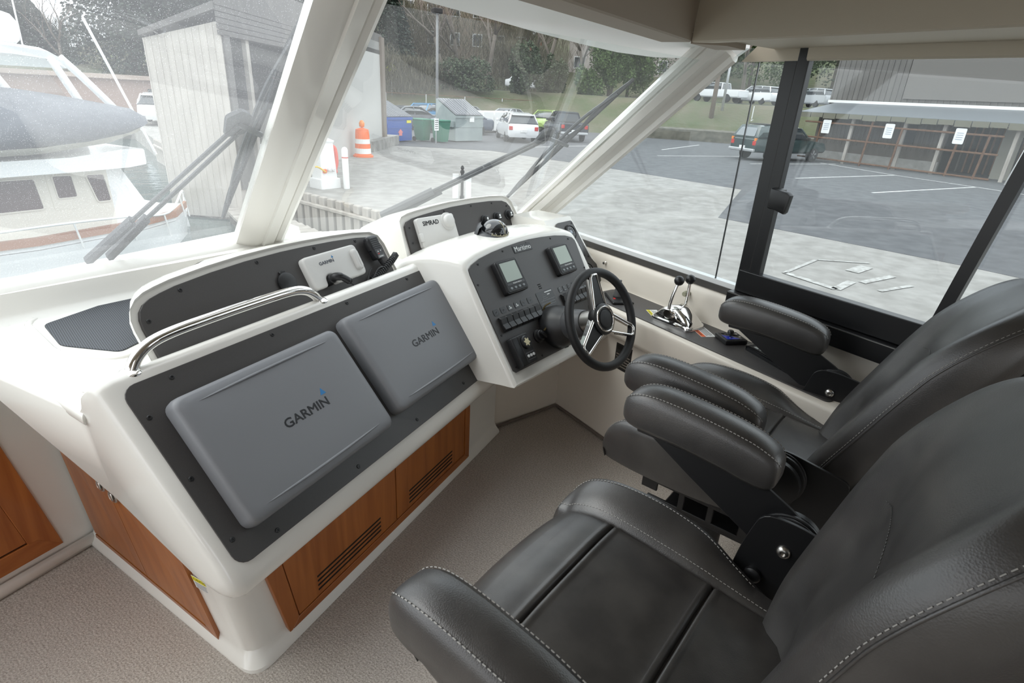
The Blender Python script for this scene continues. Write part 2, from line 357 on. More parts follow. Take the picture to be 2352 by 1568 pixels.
# windows: centre pillar, corner pillar, panes
b0 = Vector((0.469, 2.553, 0.946)); t0 = Vector((0.60, 1.66, 1.765)); cb = Vector((2.045, 2.80, 0.87)); ct = Vector((2.045, 1.60, 1.715))
lb = Vector((-0.336, 2.238, 0.95)); ldir = (lb - b0).normalized(); lb2 = b0 + ldir * 2.2; lt2 = lb2 + (t0 - b0)
def pane(name, A, B, C, D, m, n=8, th=0.008):
    g = G(); N = (B - A).cross(D - A).normalized() * th; ring = []
    for off in (Vector((0, 0, 0)), N):
        vs = [(A.lerp(B, i / n)).lerp(D.lerp(C, i / n), j / n) + off for j in range(n + 1) for i in range(n + 1)]
        g._add(vs, [(j * (n + 1) + i, j * (n + 1) + i + 1, (j + 1) * (n + 1) + i + 1, (j + 1) * (n + 1) + i) for j in range(n) for i in range(n)])
        break
    return g.obj(name, m, None, smooth=True)
w1 = struct(pane('window_1', lb2, b0, t0, lt2, glass_port)); w2 = struct(pane('window_2', b0, cb, ct, t0, glass))
def moulding(name, A, B, N, widths, m, extend=0.0):
    """a moulded bar from A to B: widths = cross profile [(across, out)], N = outward (to the cabin)"""
    d = (B - A).normalized(); A = A - d * extend; B = B + d * extend; x = d.cross(N).normalized(); n = x.cross(d).normalized()
    g = G(); g.loft([[P + x * a + n * o for a, o in widths] for P in (A, A.lerp(B, .5), B)])
    return g.obj(name, m, None, smooth=30)
cprof = [(-0.10, -0.03), (-0.102, 0.0), (-0.095, 0.014), (-0.08, 0.02), (-0.06, 0.016), (-0.052, 0.006), (-0.048, 0.024), (0.0, 0.034), (0.006, 0.026), (0.03, 0.028), (0.062, 0.02), (0.085, 0.012), (0.10, 0.004), (0.10, -0.03)]
Nc = Vector((0.12, -0.62, -0.72))
pil = struct(moulding('trim_2', b0 + Vector((0, 0, -0.03)), t0 + (t0 - b0).normalized() * 0.6, Nc, [(-a, o) for a, o in cprof], gel))
cb_, ct_ = Vector((1.985, 2.72, 0.86)), Vector((1.985, 1.60, 1.71))
kp = [(-0.075, -0.04), (-0.075, 0.0), (-0.066, 0.012), (-0.05, 0.014), (-0.043, 0.006), (-0.038, 0.016), (-0.008, 0.022), (0.0, 0.012), (0.02, -0.004), (0.045, -0.006), (0.062, 0.006), (0.075, 0.004), (0.078, -0.01), (0.078, -0.04)]
Nk = Vector((-0.72, -0.42, -0.55))
struct(moulding('trim_3', cb_, ct_, Nk, kp, gel, 0.08))
# lower windscreen coaming
for nm, A, B in (('trim_4', lb2, b0), ('trim_5', b0, cb)):
    A = A + Vector((0, -0.02, -0.03)); B = B + Vector((0, -0.02, -0.03))
    struct(moulding(nm, A, B, Vector((0.1, -0.75, 0.65)), [(-0.045, -0.05), (-0.045, 0.0), (-0.03, 0.012), (0.0, 0.018), (0.022, 0.012), (0.03, 0.0), (0.03, -0.05)], gel))
# starboard side windows
SX = 2.035
def side_pane(name, pts, m):
    g = G(); g.prism([(y, z) for y, z in pts], 0, 0.006, frame((SX, 0, 0), (0, 1, 0), (0, 0, 1), (1, 0, 0))); return struct(g.obj(name, m))
w3 = side_pane('window_3', [(1.20, 0.86), (1.40, 0.86), (1.40, 1.76), (1.20, 1.76)], glass_side)
g = G()
g.prism([(1.404, 0.86), (2.86, 0.86), (1.47, 1.76), (1.404, 1.76)], 0, 0.006, frame((SX, 0, 0), (0, 1, 0), (0, 0, 1), (1, 0, 0))); g.obj('pane', glass_side, w3)
g = G(); g.box(SX - 0.001, SX + 0.006, 1.4005, 1.4035, 0.86, 1.76); g.obj('glass_joint', frameb, w3)
g = G(); g.box(SX - 0.012, SX + 0.02, 1.28, 2.80, 0.845, 0.872); g.obj('sill_gasket', mat('gasket_grey', (0.07, 0.065, 0.06), 0.5), w3)
g = G(); g.box(SX - 0.006, SX + 0.03, 1.28, 2.82, 0.872, 0.892); g.obj('sill_strip', whitep, w3)
w4 = side_pane('window_4', [(0.59, 0.93), (1.22, 0.93), (1.22, 1.76), (0.485, 1.76)], glass_side)
g = G(); g.box(SX - 0.028, SX + 0.01, 1.235, 1.285, 0.845, 1.76, r=0.003); g.obj('mullion', frameb, w4)
g = G(); g.box(SX - 0.036, SX - 0.004, 1.19, 1.232, 0.92, 1.76, r=0.003); g.obj('sash_stile', frameb, w4)
g = G(); g.box(SX - 0.045, SX - 0.002, 0.2, 1.27, 0.885, 0.972, r=0.003); g.obj('sash_rail', frameb, w4)
g = G(); g.box(SX - 0.075, SX - 0.004, -0.9, 1.285, 0.815, 0.884, r=0.003); g.obj('sill_track', frameb, w4)
g = G(); g.box(SX - 0.0765, SX - 0.074, -0.9, 1.28, 0.8795, 0.8815); g.obj('track_edge', steel, w4)
g = G(); g.prism([(0.576, 0.93), (0.610, 0.93), (0.502, 1.76), (0.468, 1.76)], -0.030, 0.0, frame((SX, 0, 0), (0, 1, 0), (0, 0, 1), (1, 0, 0))); g.obj('mullion', frameb, w4)
lt = G(); lt.box(SX - 0.075, SX - 0.035, 1.155, 1.20, 1.225, 1.30, r=0.008); hd = lt.obj('latch', blackp, w4, smooth=40)
lt = G(); lt.prism([(-0.018, 0.02), (-0.018, 0.085), (0.045, 0.08), (0.058, 0.07), (0.052, 0.012), (0.045, 0.004)], 0, 0.022, frame((SX - 0.075, 1.165, 1.215), (0, -1, 0), (0, 0, 1), (-1, 0, 0)), 0.006, 2); lt.obj('latch_grip', blackp, hd, smooth=40)
side_pane('window_5', [(-0.9, 0.93), (0.588, 0.93), (0.483, 1.76), (-0.9, 1.76)], glass_side)
# headliner: roof, header over the windscreen, side valances, brow
g = G(); g.prism([(-2.6, -2.6), (2.12, -2.6), (2.12, 1.62), (0.9, 1.5), (-0.5, 0.9), (-2.6, 0.2)], 2.05, 2.12); ceil = struct(g.obj('ceiling', vinyl))
hd_dir = Vector((1.612 - 0.846, 1.367 - 1.072, 0)).normalized(); hA = Vector((0.846, 1.072, 1.74)) - hd_dir * 2.6; hB = Vector((1.607, 1.365, 1.74))
g = G(); q = Vector((-hd_dir.y, hd_dir.x, 0))
pf = [(0, 0.004), (0.006, 0), (0.10, 0.0), (0.11, 0.02), (0.08, 0.34), (-0.03, 0.34)]
g.loft([[P + q * a + K * o for a, o in pf] for P in (hA, hB)]); g.obj('header', vinyl, ceil)
g = G(); g.prism([(1.60, 1.362), (1.70, 1.30), (1.84, 1.33), (1.80, 1.42)], 1.735, 1.79); g.obj('header_end', vinyl, ceil)
g = G(); g.loft([[(1.60, y, 1.742), (1.606, y, 1.738), (1.66, y, 1.74), (1.68, y, 2.06), (1.60, y, 2.06)] for y in (1.358, 0.4, -0.8, -2.5)]); g.obj('side_panel', vinyl2, ceil, smooth=25)
g = G(); g.box(1.64, 2.05, -2.5, 1.33, 1.752, 1.766); g.obj('soffit', vinyl2, ceil)
g = G(); g.loft([[(1.99, y, 1.718), (1.996, y, 1.713), (2.03, y, 1.715), (2.04, y, 1.80), (1.985, y, 1.80)] for y in (1.195, 0.4, -0.8, -2.5)]); g.obj('valance', vinyl2, ceil, smooth=25)
g = G(); g.prism([(1.20, 1.714), (1.455, 1.714), (1.36, 1.80), (1.20, 1.80)], 0, 0.03, frame((2.004, 0, 0), (0, 1, 0), (0, 0, 1), (1, 0, 0)), 0.003, 1); g.obj('valance', vinyl2, ceil)
brow = [(0.3, 0.9), (1.60, 1.36), (2.10, 1.50), (2.35, 1.72), (2.42, 1.98), (2.28, 2.16), (2.02, 2.14), (1.68, 2.0), (1.35, 1.84), (1.02, 1.66), (0.78, 1.54), (0.2, 1.22), (-0.9, 0.55), (-0.9, 0.35)]
g = G(); g.prism(brow, 1.762, 1.80, None, 0.004, 1, both=True); struct(g.obj('trim_6', mat('brow_gelcoat', (0.83, 0.84, 0.82), 0.3)))
# ================================================================== the helm console
con = thing('helm_console', 'white moulded helm console with charcoal instrument panels and teak locker doors', 'console', tuple(W(1.2, 1.3, 0)))
# base: leaning sides, rounded corner, toe flare
def base_ring(z, f):
    lean = 0.165 * z
    pts = [(0.722 - lean, 1.99), (0.722 - lean * 0.4 + 0.086, 1.99), ]
    poly = [(2.19, 1.092 - f), (2.19, 1.5), (1.2, 1.985), (0.808 - lean * 0.45 - f, 1.985), (0.717 - lean - f, 1.085 - f)]
    rp = round_poly(poly, [0, 0, 0, 0, 0.07], 6); return [W(u, v, z) for u, v in rp]
g = G(); g.loft([base_ring(z, f) for z, f in ((0.0, 0.03), (0.012, 0.028), (0.03, 0.012), (0.05, 0.0), (0.30, 0.0), (0.52, 0.0))]); g.obj('base', gel, con, smooth=35)
# wing body: dash profile along u
def arc(cx, cz, r, a0, a1, n=5): return [(cx + r * math.cos(R(a0 + (a1 - a0) * i / n)), cz + r * math.sin(R(a0 + (a1 - a0) * i / n))) for i in range(n + 1)]
wprof = [(1.14, 0.505), (1.02, 0.445)] + arc(0.968, 0.475, 0.038, 265, 150, 6) + [(0.95 + t * math.cos(R(50)), 0.53 + t * math.sin(R(50))) for t in (0.0, 0.25, 0.485)] + \
        arc(1.288, 0.893, 0.028, 140, 60, 5) + [(1.318, 0.908), (1.335, 0.893), (1.345, 0.86), (1.365, 0.836), (1.385, 0.83), (2.02, 0.83), (2.06, 0.838), (2.085, 0.87), (2.10, 0.92), (2.2, 0.93), (2.2, 0.72), (1.77, 0.755), (1.58, 0.685), (1.3, 0.588)]
def wing_ring(u, k):
    c = (1.45, 0.72); return [W(u, c[0] + (v - c[0]) * (1 - k) if v < 1.4 else v, c[1] + (z - c[1]) * (1 - k * 1.5)) for v, z in wprof]
g = G(); g.loft([wing_ring(0.592, 0.09), wing_ring(0.596, 0.05), wing_ring(0.606, 0.02), wing_ring(0.628, 0.0), wing_ring(1.2, 0), wing_ring(2.0, 0)]); g.obj('wing_body', gel, con, smooth=40)
# port shelf in front of the windscreen: lipped slab over the bulkhead
sp_ = [W(0.584, 1.345, 0), W(0.605, 1.56, 0), W(0.642, 1.80, 0), W(0.62, 1.89, 0), W(0.50, 1.93, 0), W(-1.4, 1.93, 0), W(-1.4, 2.32, 0), W(1.1, 2.32, 0), W(1.1, 1.40, 0), W(0.70, 1.36, 0)]
g = G(); g.prism([(p.x, p.y) for p in sp_], 0.796, 0.831, None, 0.014, 4, both=True); g.obj('shelf', gel, con, smooth=50)
g = G()   # shelf back coaming up to the glass
g.loft([[(x, y - 0.10, 0.828), (x, y - 0.06, 0.834), (x + 0.01, y - 0.035, 0.86), (x + 0.012, y - 0.02, 0.92), (x + 0.02, y + 0.05, 0.93)] for x, y in ((-1.4, 1.83), (-0.336, 2.215), (0.44, 2.50), (0.9, 2.57), (1.9, 2.68))], caps=False, closed=False)
g.obj('shelf_coaming', gel, con, smooth=50)
# charcoal face panel
FW = frame(W(0, 0.95, 0.53), WU, (WV * math.cos(R(50)) + K * math.sin(R(50))))       # x=u, y up the face, z out of it
g = G(); g.prism(rrect(1.236, 0.488, 0.035, 5, 1.247, 0.238), -0.004, 0.003, FW, 0.001, 1); pw = g.obj('wing_panel', char, con)
def screws(pts, F, parent, r=0.0062):
    for x, y in pts:
        g = G(); g.lathe([(r, 0.0), (r, 0.0012), (r * 0.75, 0.0022), (r * 0.35, 0.0022), (r * 0.3, 0.0008), (0, 0.0008)], F @ T(x, y, 0.003), 12); g.obj('screw', blackp, parent)
screws([(0.744, 0.462), (0.650, 0.396), (0.650, 0.228), (0.650, 0.059), (0.749, 0.012), (1.049, 0.014), (1.346, 0.018), (1.649, 0.02), (1.051, 0.466), (1.366, 0.470), (1.70, 0.470), (1.850, 0.447), (1.846, 0.095)], FW, pw)
# handrail
rail = [(0.680, 1.292, 0.905), (0.682, 1.292, 0.915), (0.700, 1.290, 0.945), (0.735, 1.288, 0.968), (0.79, 1.287, 0.978), (0.9, 1.287, 0.981), (1.05, 1.287, 0.981), (1.17, 1.287, 0.978), (1.225, 1.288, 0.966), (1.262, 1.290, 0.943), (1.284, 1.292, 0.918), (1.288, 1.292, 0.905)]
g = G(); g.tube([W(*p) for p in smooth_path(rail, 5)], 0.0145, 16); hr = g.obj('handrail', chrome, con, smooth=True)
for p in (rail[0], rail[-1]):
    g = G(); g.lathe([(0.026, 0.0), (0.026, 0.004), (0.022, 0.008), (0.015, 0.012)], T(*W(p[0], p[1], 0.911)), 18); g.obj('rail_flange', chrome, hr, smooth=40)
# instrument brow (eyebrow) on the wing
e60 = WV * math.cos(R(60)) + K * math.sin(R(60)); FE = frame(W(0.79, 1.36, 0.886), WU, e60)
brow_top = [(0.0, 0.085), (0.003, 0.108), (0.012, 0.128), (0.028, 0.143), (0.050, 0.153), (0.08, 0.160), (0.127, 0.168), (0.24, 0.178), (0.362, 0.184), (0.5, 0.185), (0.609, 0.182), (0.74, 0.175), (0.85, 0.166), (0.93, 0.154), (0.958, 0.138), (0.968, 0.110)]
pe_poly = [(0.0, -0.06), (0.972, -0.06)] + brow_top[::-1]
rim = offset_poly(pe_poly, 0.021)
def brow_body(name, F, rim, back, drop, m, ax, lead):
    bk = [Vector(p) for p in back]
    def ring(k, inset, dz): 
        out = []
        for x, y in rim:
            P = F @ Vector((0.5 * sum(q[0] for q in rim) / len(rim) * 0 + x, y, inset)); out.append(P + bk[0] * k + ax * (lead * k if x < 0.3 else 0) - K * (dz if y > 0 else 0))
        return out
    g = G(); g.loft([ring(0, -0.004, 0.006), ring(0, 0.004, 0), ring(0.012, 0.004, -0.002), ring(0.5, 0, drop * 0.35), ring(1.0, 0, drop)]); return g.obj(name, m, con, smooth=45)
brow_body('brow_body', FE, rim, [WV * 0.34], 0.12, gel, WU, 0.20)
g = G(); g.prism(pe_poly, -0.004, 0.0065, FE, 0.001, 1); pe = g.obj('brow_panel', char, con)
screws([(0.02, 0.098), (0.135, 0.153), (0.40, 0.172), (0.64, 0.168), (0.84, 0.155), (0.955, 0.09), (0.25, -0.012), (0.52, -0.012)], FE @ T(0, 0, 0.0035), pe)
# round blanking cap
g = G(); g.lathe([(0.033, 0), (0.035, 0.004), (0.034, 0.009), (0.030, 0.0105), (0.0, 0.011)], FE @ T(0.466, 0.083, 0.0065), 28); g.box(-0.012, 0.012, 0.03, 0.041, 0, 0.008, FE @ T(0.466, 0.083, 0.0065), 0.002, 1)
g.obj('blanking_cap', blackp, pe, smooth=40)
# teak front: stiles, rails, two doors with slots
FT = frame(W(0, 1.084, 0), WU, K, -WV)
g = G(); g.prism([(0.86, 0.03), (1.89, 0.03), (1.89, 0.47), (0.80, 0.47)], -0.002, 0.003, FT); g.obj('locker_groove', teakd, con)
sl = lambda x, z: x - 0.14 * (z - 0.03)
for nm, pts, m in (('locker_stile', [(0.838, 0.018), (0.876, 0.055), (sl(0.876, 0.47), 0.47), (sl(0.812, 0.47), 0.47)], teak), ('locker_rail', [(0.838, 0.018), (1.905, 0.018), (1.865, 0.055), (0.876, 0.055)], teakh), ('locker_stile', [(1.905, 0.018), (1.905, 0.47), (1.866, 0.47), (1.866, 0.055)], teak)):
    g = G(); g.prism(pts, 0, 0.012, FT, 0.0015, 1); g.obj(nm, m, con)
for x0, x1, sx0, sx1, tilt in ((0.880, 1.366, 0.962, 1.274, 1), (1.372, 1.862, 1.448, 1.760, 0)):
    g = G(); g.prism([(x0, 0.058), (x1, 0.058), (x1, 0.46), (sl(x0, 0.46) if tilt else x0, 0.46)], 0, 0.010, FT, 0.0015, 1); dd = g.obj('locker_door', teak, con)
    for i in range(4):
        z = 0.082 + 0.018 * i; g = G(); g.box(sx0, sx1, z - 0.0036, z + 0.0036, 0.0092, 0.0106, FT); g.obj('vent_slot', dark, dd)
# teak side doors under the wing end
def side_pt(v, z, out=0.0):
    k = (v - 1.085) / 0.9; u = (0.717 + 0.091 * k) - 0.165 * z * (1 - 0.55 * k) - out; return W(u, v, z)
def side_panel(name, poly, th, m, parent, inn=-0.004):
    g = G(); g.loft([[side_pt(v, z, o) for v, z in poly] for o in (inn, th)]); return g.obj(name, m, parent)
side_panel('locker_groove', [(1.24, 0.03), (1.94, 0.03), (1.95, 0.47), (1.24, 0.47)], 0.004, teakd, con)
side_panel('locker_stile', [(1.235, 0.02), (1.285, 0.055), (1.285, 0.5), (1.235, 0.5)], 0.012, teak, con)
side_panel('locker_rail', [(1.235, 0.02), (1.965, 0.02), (1.95, 0.05), (1.285, 0.05)], 0.012, teakh, con)
for v0, v1 in ((1.288, 1.610), (1.613, 1.955)):
    d = side_panel('locker_door', [(v0, 0.053), (v1, 0.053), (v1, 0.5), (v0, 0.5)], 0.010, teak, con)
    vk = v1 - 0.035 if v0 < 1.5 else v0 + 0.035
    Fk = frame(side_pt(vk, 0.425 if v0 < 1.5 else 0.43, 0.012), WV, K, -WU)
    g = G(); g.lathe([(0.021, 0), (0.021, 0.003), (0.017, 0.005), (0.014, 0.003), (0.0, 0.003)], Fk, 20); g.box(-0.004, 0.004, -0.012, 0.012, 0.003, 0.008, Fk, 0.002, 1); g.obj('flush_latch', steel, d, smooth=40)
# ------------------------------------------------------------------ helm pod
P0 = Vector((1.145, 1.577, 0.575)); e54 = BY * math.cos(R(54)) + K * math.sin(R(54)); FP = frame(P0, BX, e54)   # x across, y up the face, z out
arch = [(0.0, 0.415), (0.006, 0.438), (0.03, 0.452), (0.086, 0.469), (0.17, 0.482), (0.264, 0.491), (0.36, 0.497), (0.43, 0.498), (0.52, 0.495), (0.62, 0.487), (0.70, 0.474), (0.745, 0.458), (0.758, 0.44), (0.757, 0.42)]
pp = [(0.012, 0.0), (0.70, 0.0)] + arch[::-1] + [(0.0, 0.012)]
g = G(); g.prism(pp, -0.004, 0.003, FP, 0.001, 1); pod_panel = g.obj('helm_panel', char, con)
rim2 = [(-0.03, -0.055), (0.76, -0.055), (0.79, 0.1), (0.79, 0.40)] + [(x * 1.055 - 0.02, y + 0.030) for x, y in arch[::-1]][1:] + [(-0.03, 0.1)]
def pod_ring(back, inset, grow, dz):
    out = []
    for x, y in rim2:
        P = FP @ Vector((0.38 + (x - 0.38) * (1 - inset * 2.2), 0.2 + (y - 0.2) * (1 - inset * 3), -0.002)); 
        out.append(P + BY * back + BX * (grow if x < 0.38 else 0) - K * (dz if y > 0.2 else 0))
    return out
g = G(); g.loft([pod_ring(0.0, 0.028, 0, 0), pod_ring(-0.004, 0.018, 0, 0), pod_ring(0.004, 0.004, 0, 0), pod_ring(0.022, 0.0, 0, 0), pod_ring(0.06, 0.0, -0.010, -0.003), pod_ring(0.13, 0, -0.035, -0.003), pod_ring(0.19, 0, -0.055, 0.008), pod_ring(0.25, 0, -0.07, 0.035), pod_ring(0.33, 0, -0.085, 0.085), pod_ring(0.52, 0, -0.10, 0.11)]); g.obj('helm_pod', gel, con, smooth=50)
screws([(0.018, 0.37), (0.02, 0.155), (0.02, 0.02), (0.065, 0.448), (0.235, 0.475), (0.40, 0.484), (0.58, 0.478), (0.71, 0.455), (0.19, 0.014), (0.40, 0.014), (0.735, 0.30)], FP, pod_panel, 0.005)
# maker's plate
g = G(); g.box(-0.062, 0.062, -0.017, 0.017, 0, 0.002, FP @ T(0.362, 0.468, 0.003), 0.0008, 1); mp_ = g.obj('name_plate', blackp, pod_panel)
text('Maritimo', 0.032, FP @ T(0.362, 0.467, 0.0056), whitep, mp_, sx=0.95)
# two engine displays
def display(x, y, w, h):
    F = FP @ T(x, y, 0.003)
    g = G(); g.prism(rrect(w, h, 0.012, 4), 0, 0.026, F, 0.006, 2); d = g.obj('engine_display', blackp, pod_panel, smooth=40)
    g = G(); g.prism(rrect(w - 0.012, h - 0.010, 0.009, 4), 0.0255, 0.028, F, 0.002, 1); g.obj('bezel', softb, d)
    g = G(); g.box(-w * 0.36, w * 0.36, -h * 0.16, h * 0.41, 0.0275, 0.0285, F); g.obj('lcd', screen, d)
    g = G(); g.box(-w * 0.40, w * 0.40, -h * 0.265, -h * 0.20, 0.0275, 0.0288, F); g.obj('badge', frameb, d)
    text('VOLVO PENTA', 0.0085, F @ T(w * 0.06, -h * 0.233, 0.0292), whitep, d, sx=1.0)
    for i in range(4):
        g = G(); g.lathe([(0.0062, 0.0), (0.0058, 0.002), (0.0, 0.0028)], F @ T((i - 1.5) * w * 0.19, -h * 0.36, 0.028) @ Matrix.Diagonal((1.15, 0.9, 1, 1)), 12); g.obj('button', mat('button_grey', (0.22, 0.24, 0.25), 0.5), d)
display(0.197, 0.362, 0.138, 0.142); display(0.575, 0.366, 0.138, 0.140)
# rocker switches with icon tiles
def rockers(x0, y0, n, dx, tile_y):
    for i in range(n):
        x = x0 + dx * i; F = FP @ T(x, y0, 0.003)
        g = G(); g.prism([(-0.031, 0.0), (0.031, 0.0), (0.031, 0.008), (0.022, 0.0165), (0.0, 0.0125), (-0.022, 0.019), (-0.031, 0.010)], -dx * 0.46, dx * 0.46, F @ frame((0, 0, 0), (0, 1, 0), (0, 0, 1), (1, 0, 0)), 0.0015, 1, both=True); g.obj('rocker_switch', blackp, pod_panel)
        if tile_y:
            F2 = FP @ T(x, tile_y, 0.003); g = G(); g.prism(rrect(0.026, 0.026, 0.004, 3), 0, 0.0015, F2); t = g.obj('icon_tile', frameb, pod_panel)
            g = G(); g.lathe([(0.006, 0), (0.006, 0.0006), (0.004, 0.0006), (0.004, 0)], F2 @ T(0, 0.005, 0.0015), 10); g.box(-0.006, 0.006, -0.009, -0.006, 0, 0.0006, F2 @ T(0, 0, 0.0015)); g.obj('icon', mat('engraving', (0.30, 0.31, 0.32), 0.5), t)
rockers(0.055, 0.190, 7, 0.0365, None)
for i in range(6):
    F2 = FP @ T(0.045 + i * 0.0435, 0.2445, 0.003); g = G(); g.prism(rrect(0.030, 0.026, 0.005, 3), 0, 0.0015, F2); t = g.obj('icon_tile', frameb, pod_panel)
    g = G(); m = greyp if i not in (2, 3) else whitep
    if i < 2: g.lathe([(0.0072, 0), (0.0072, 0.0006), (0.005, 0.0006), (0.005, 0)], F2 @ T(0, 0, 0.0015), 12); g.box(-0.001, 0.001, -0.003, 0.003, 0, 0.0006, F2 @ T(0, 0, 0.0015))
    elif i < 4: g.box(-0.010, 0.008, -0.006, -0.0035, 0, 0.0006, F2 @ T(0, 0, 0.0015)); g.prism([(-0.002, -0.004), (0.003, -0.004), (-0.001, 0.008), (-0.005, 0.004)], 0, 0.0006, F2 @ T(0, 0, 0.0015)); g.box(0.002, 0.009, -0.002, 0.0, 0, 0.0006, F2 @ T(0, 0, 0.0015))
    else: g.lathe([(0.0085, 0), (0.0085, 0.0006), (0.0068, 0.0006), (0.0068, 0)], F2 @ T(0, -0.004, 0.0015), 12, 10, 170); g.box(-0.001, 0.001, -0.006, 0.005, 0, 0.0006, F2 @ T(0, 0, 0.0015) @ Rz(25))
    g.obj('icon', m, t)
rockers(0.485, 0.188, 6, 0.0365, 0.2405)
# engraved boat plate, buzzer slots
F2 = FP @ T(0.372, 0.224, 0.003); g = G(); g.prism(rrect(0.118, 0.078, 0.006, 3), 0, 0.0015, F2); pl = g.obj('breaker_plate', frameb, pod_panel)
g = G()
for pth in ([(-0.05, -0.026), (0.045, -0.026), (0.055, -0.004), (-0.045, -0.004), (-0.05, -0.026)], [(-0.03, -0.004), (-0.026, 0.012), (0.004, 0.013), (0.014, -0.004)], [(-0.018, 0.012), (-0.016, 0.020), (-0.002, 0.020), (0.002, 0.012)], [(-0.048, -0.016), (0.05, -0.016)], [(-0.025, 0.004), (0.010, 0.004)]):
    g.tube([F2 @ Vector((x, y, 0.0018)) for x, y in pth], 0.0006, 4)
g.obj('line_drawing', mat('engraving', (0.30, 0.31, 0.32), 0.5), pl)
g = G(); g.box(0.0, 0.05, 0.028, 0.032, 0.0015, 0.0019, F2); g.box(0.012, 0.03, 0.016, 0.020, 0.0015, 0.0019, F2); g.obj('plate_print', whitep, pl)
for i in range(3):
    g = G(); g.box(-0.010, 0.010, -0.0022, 0.0022, 0, 0.0008, FP @ T(0.362, 0.276 + 0.009 * i, 0.003)); g.obj('buzzer_slot', dark, pod_panel)
# shut-down panel with badge
F2 = FP @ T(0.078, 0.068, 0.003); g = G(); g.prism(rrect(0.088, 0.124, 0.008, 3), 0, 0.030, F2 @ T(-0.006, 0, 0), 0.006, 2); ep = g.obj('control_box', blackp, pod_panel, smooth=40)
g = G(); g.prism(rrect(0.060, 0.118, 0.006, 3), 0.028, 0.034, F2 @ T(0.014, 0, 0), 0.003, 1); g.obj('box_face', softb, ep)
g = G(); g.lathe([(0.027, 0.033), (0.027, 0.040), (0.023, 0.044), (0, 0.044)], F2 @ T(0.014, 0.024, 0), 20); kn = g.obj('box_knob', frameb, ep, smooth=40)
g = G()
for i in range(3): g.box(-0.003, 0.003, -0.017, 0.017, 0.044, 0.0446, F2 @ T(0.014, 0.024, 0) @ Rz(60 * i + 15))
g.lathe([(0.012, 0.044), (0.012, 0.0449), (0.0, 0.0449)], F2 @ T(0.014, 0.024, 0), 12)
g.obj('knob_mark', mat('cream_print', (0.75, 0.68, 0.45), 0.5), kn)
for i in range(3):
    g = G(); g.lathe([(0.006, 0.034), (0.006, 0.037), (0, 0.038)], F2 @ T(-0.002 + 0.016 * i, -0.030, 0), 12); g.obj('lamp', whitep, ep)
g = G(); g.box(-0.010, 0.038, -0.019, -0.015, 0.034, 0.0343, F2); g.box(-0.008, 0.036, -0.046, -0.043, 0.034, 0.0343, F2); g.obj('box_print', greyp, ep)
# dead-man plug with beaded cord
F2 = FP @ T(0.214, 0.092, 0.003); g = G(); g.lathe([(0.028, 0), (0.029, 0.008), (0.022, 0.012), (0.022, 0.022), (0.018, 0.026), (0.0, 0.026)], F2, 20); g.box(-0.006, 0.006, -0.02, 0.02, 0.024, 0.040, F2 @ Rz(40), 0.003, 2); kp_ = g.obj('key_switch', blackp, pod_panel, smooth=40)
cord = smooth_path([(0.225, 0.105, 0.04), (0.255, 0.115, 0.03), (0.275, 0.14, 0.012), (0.295, 0.17, 0.01), (0.315, 0.195, 0.02), (0.345, 0.20, 0.03)], 9)
g = G()
for p in cord: g.lathe([(0.0, -0.0042), (0.0035, -0.0022), (0.0035, 0.0022), (0, 0.0042)], FP @ T(*p), 6)
g.obj('beaded_cord', mat('brass_dark', (0.20, 0.15, 0.07), 0.35, metal=0.9), kp_)
# forward instrument hood
Q0 = P0 + BY * 0.60; Q0.z = 0.90; e65 = BY * math.cos(R(66)) + K * math.sin(R(66)); FS = frame(Q0, BX, e65)
top2 = [(0.030, 0.10), (0.034, 0.135), (0.050, 0.152), (0.085, 0.163), (0.13, 0.169), (0.22, 0.178), (0.33, 0.186), (0.47, 0.189), (0.60, 0.187), (0.69, 0.180), (0.722, 0.168), (0.742, 0.145), (0.755, 0.10)]
ps_poly = [(0.028, -0.05), (0.79, -0.05)] + top2[::-1]
rim3 = [(-0.005, -0.05), (0.83, -0.05), (0.80, 0.05)] + [(x * 1.06 - 0.022, y + 0.024) for x, y in top2[::-1]]
brow_body('hood_body', FS, rim3, [BY * 0.30], 0.10, gel, BX, 0.02)
g = G(); g.prism(ps_poly, -0.004, 0.0065, FS, 0.001, 1); ps = g.obj('hood_panel', char, con)
screws([(0.05, 0.06), (0.055, 0.125), (0.11, 0.157), (0.28, 0.172), (0.46, 0.177), (0.61, 0.175), (0.715, 0.15), (0.77, 0.04), (0.06, 0.01)], FS @ T(0, 0, 0.0035), ps, 0.005)
for x, y in ((0.525, 0.099), (0.618, 0.103), (0.708, 0.105)):
    F2 = FS @ T(x, y, 0.0065); g = G(); g.lathe([(0.025, 0), (0.025, 0.005), (0.020, 0.007), (0.019, 0.022), (0.015, 0.025), (0, 0.025)], F2, 20); kb = g.obj('push_knob', blackp, ps, smooth=40)
    g = G(); g.lathe([(0.006, 0.025), (0.006, 0.0256), (0, 0.0256)], F2 @ T(0, 0.004, 0), 10); g.box(-0.007, 0.007, -0.010, -0.004, 0.025, 0.0256, F2); g.obj('knob_icon', whitep, kb)
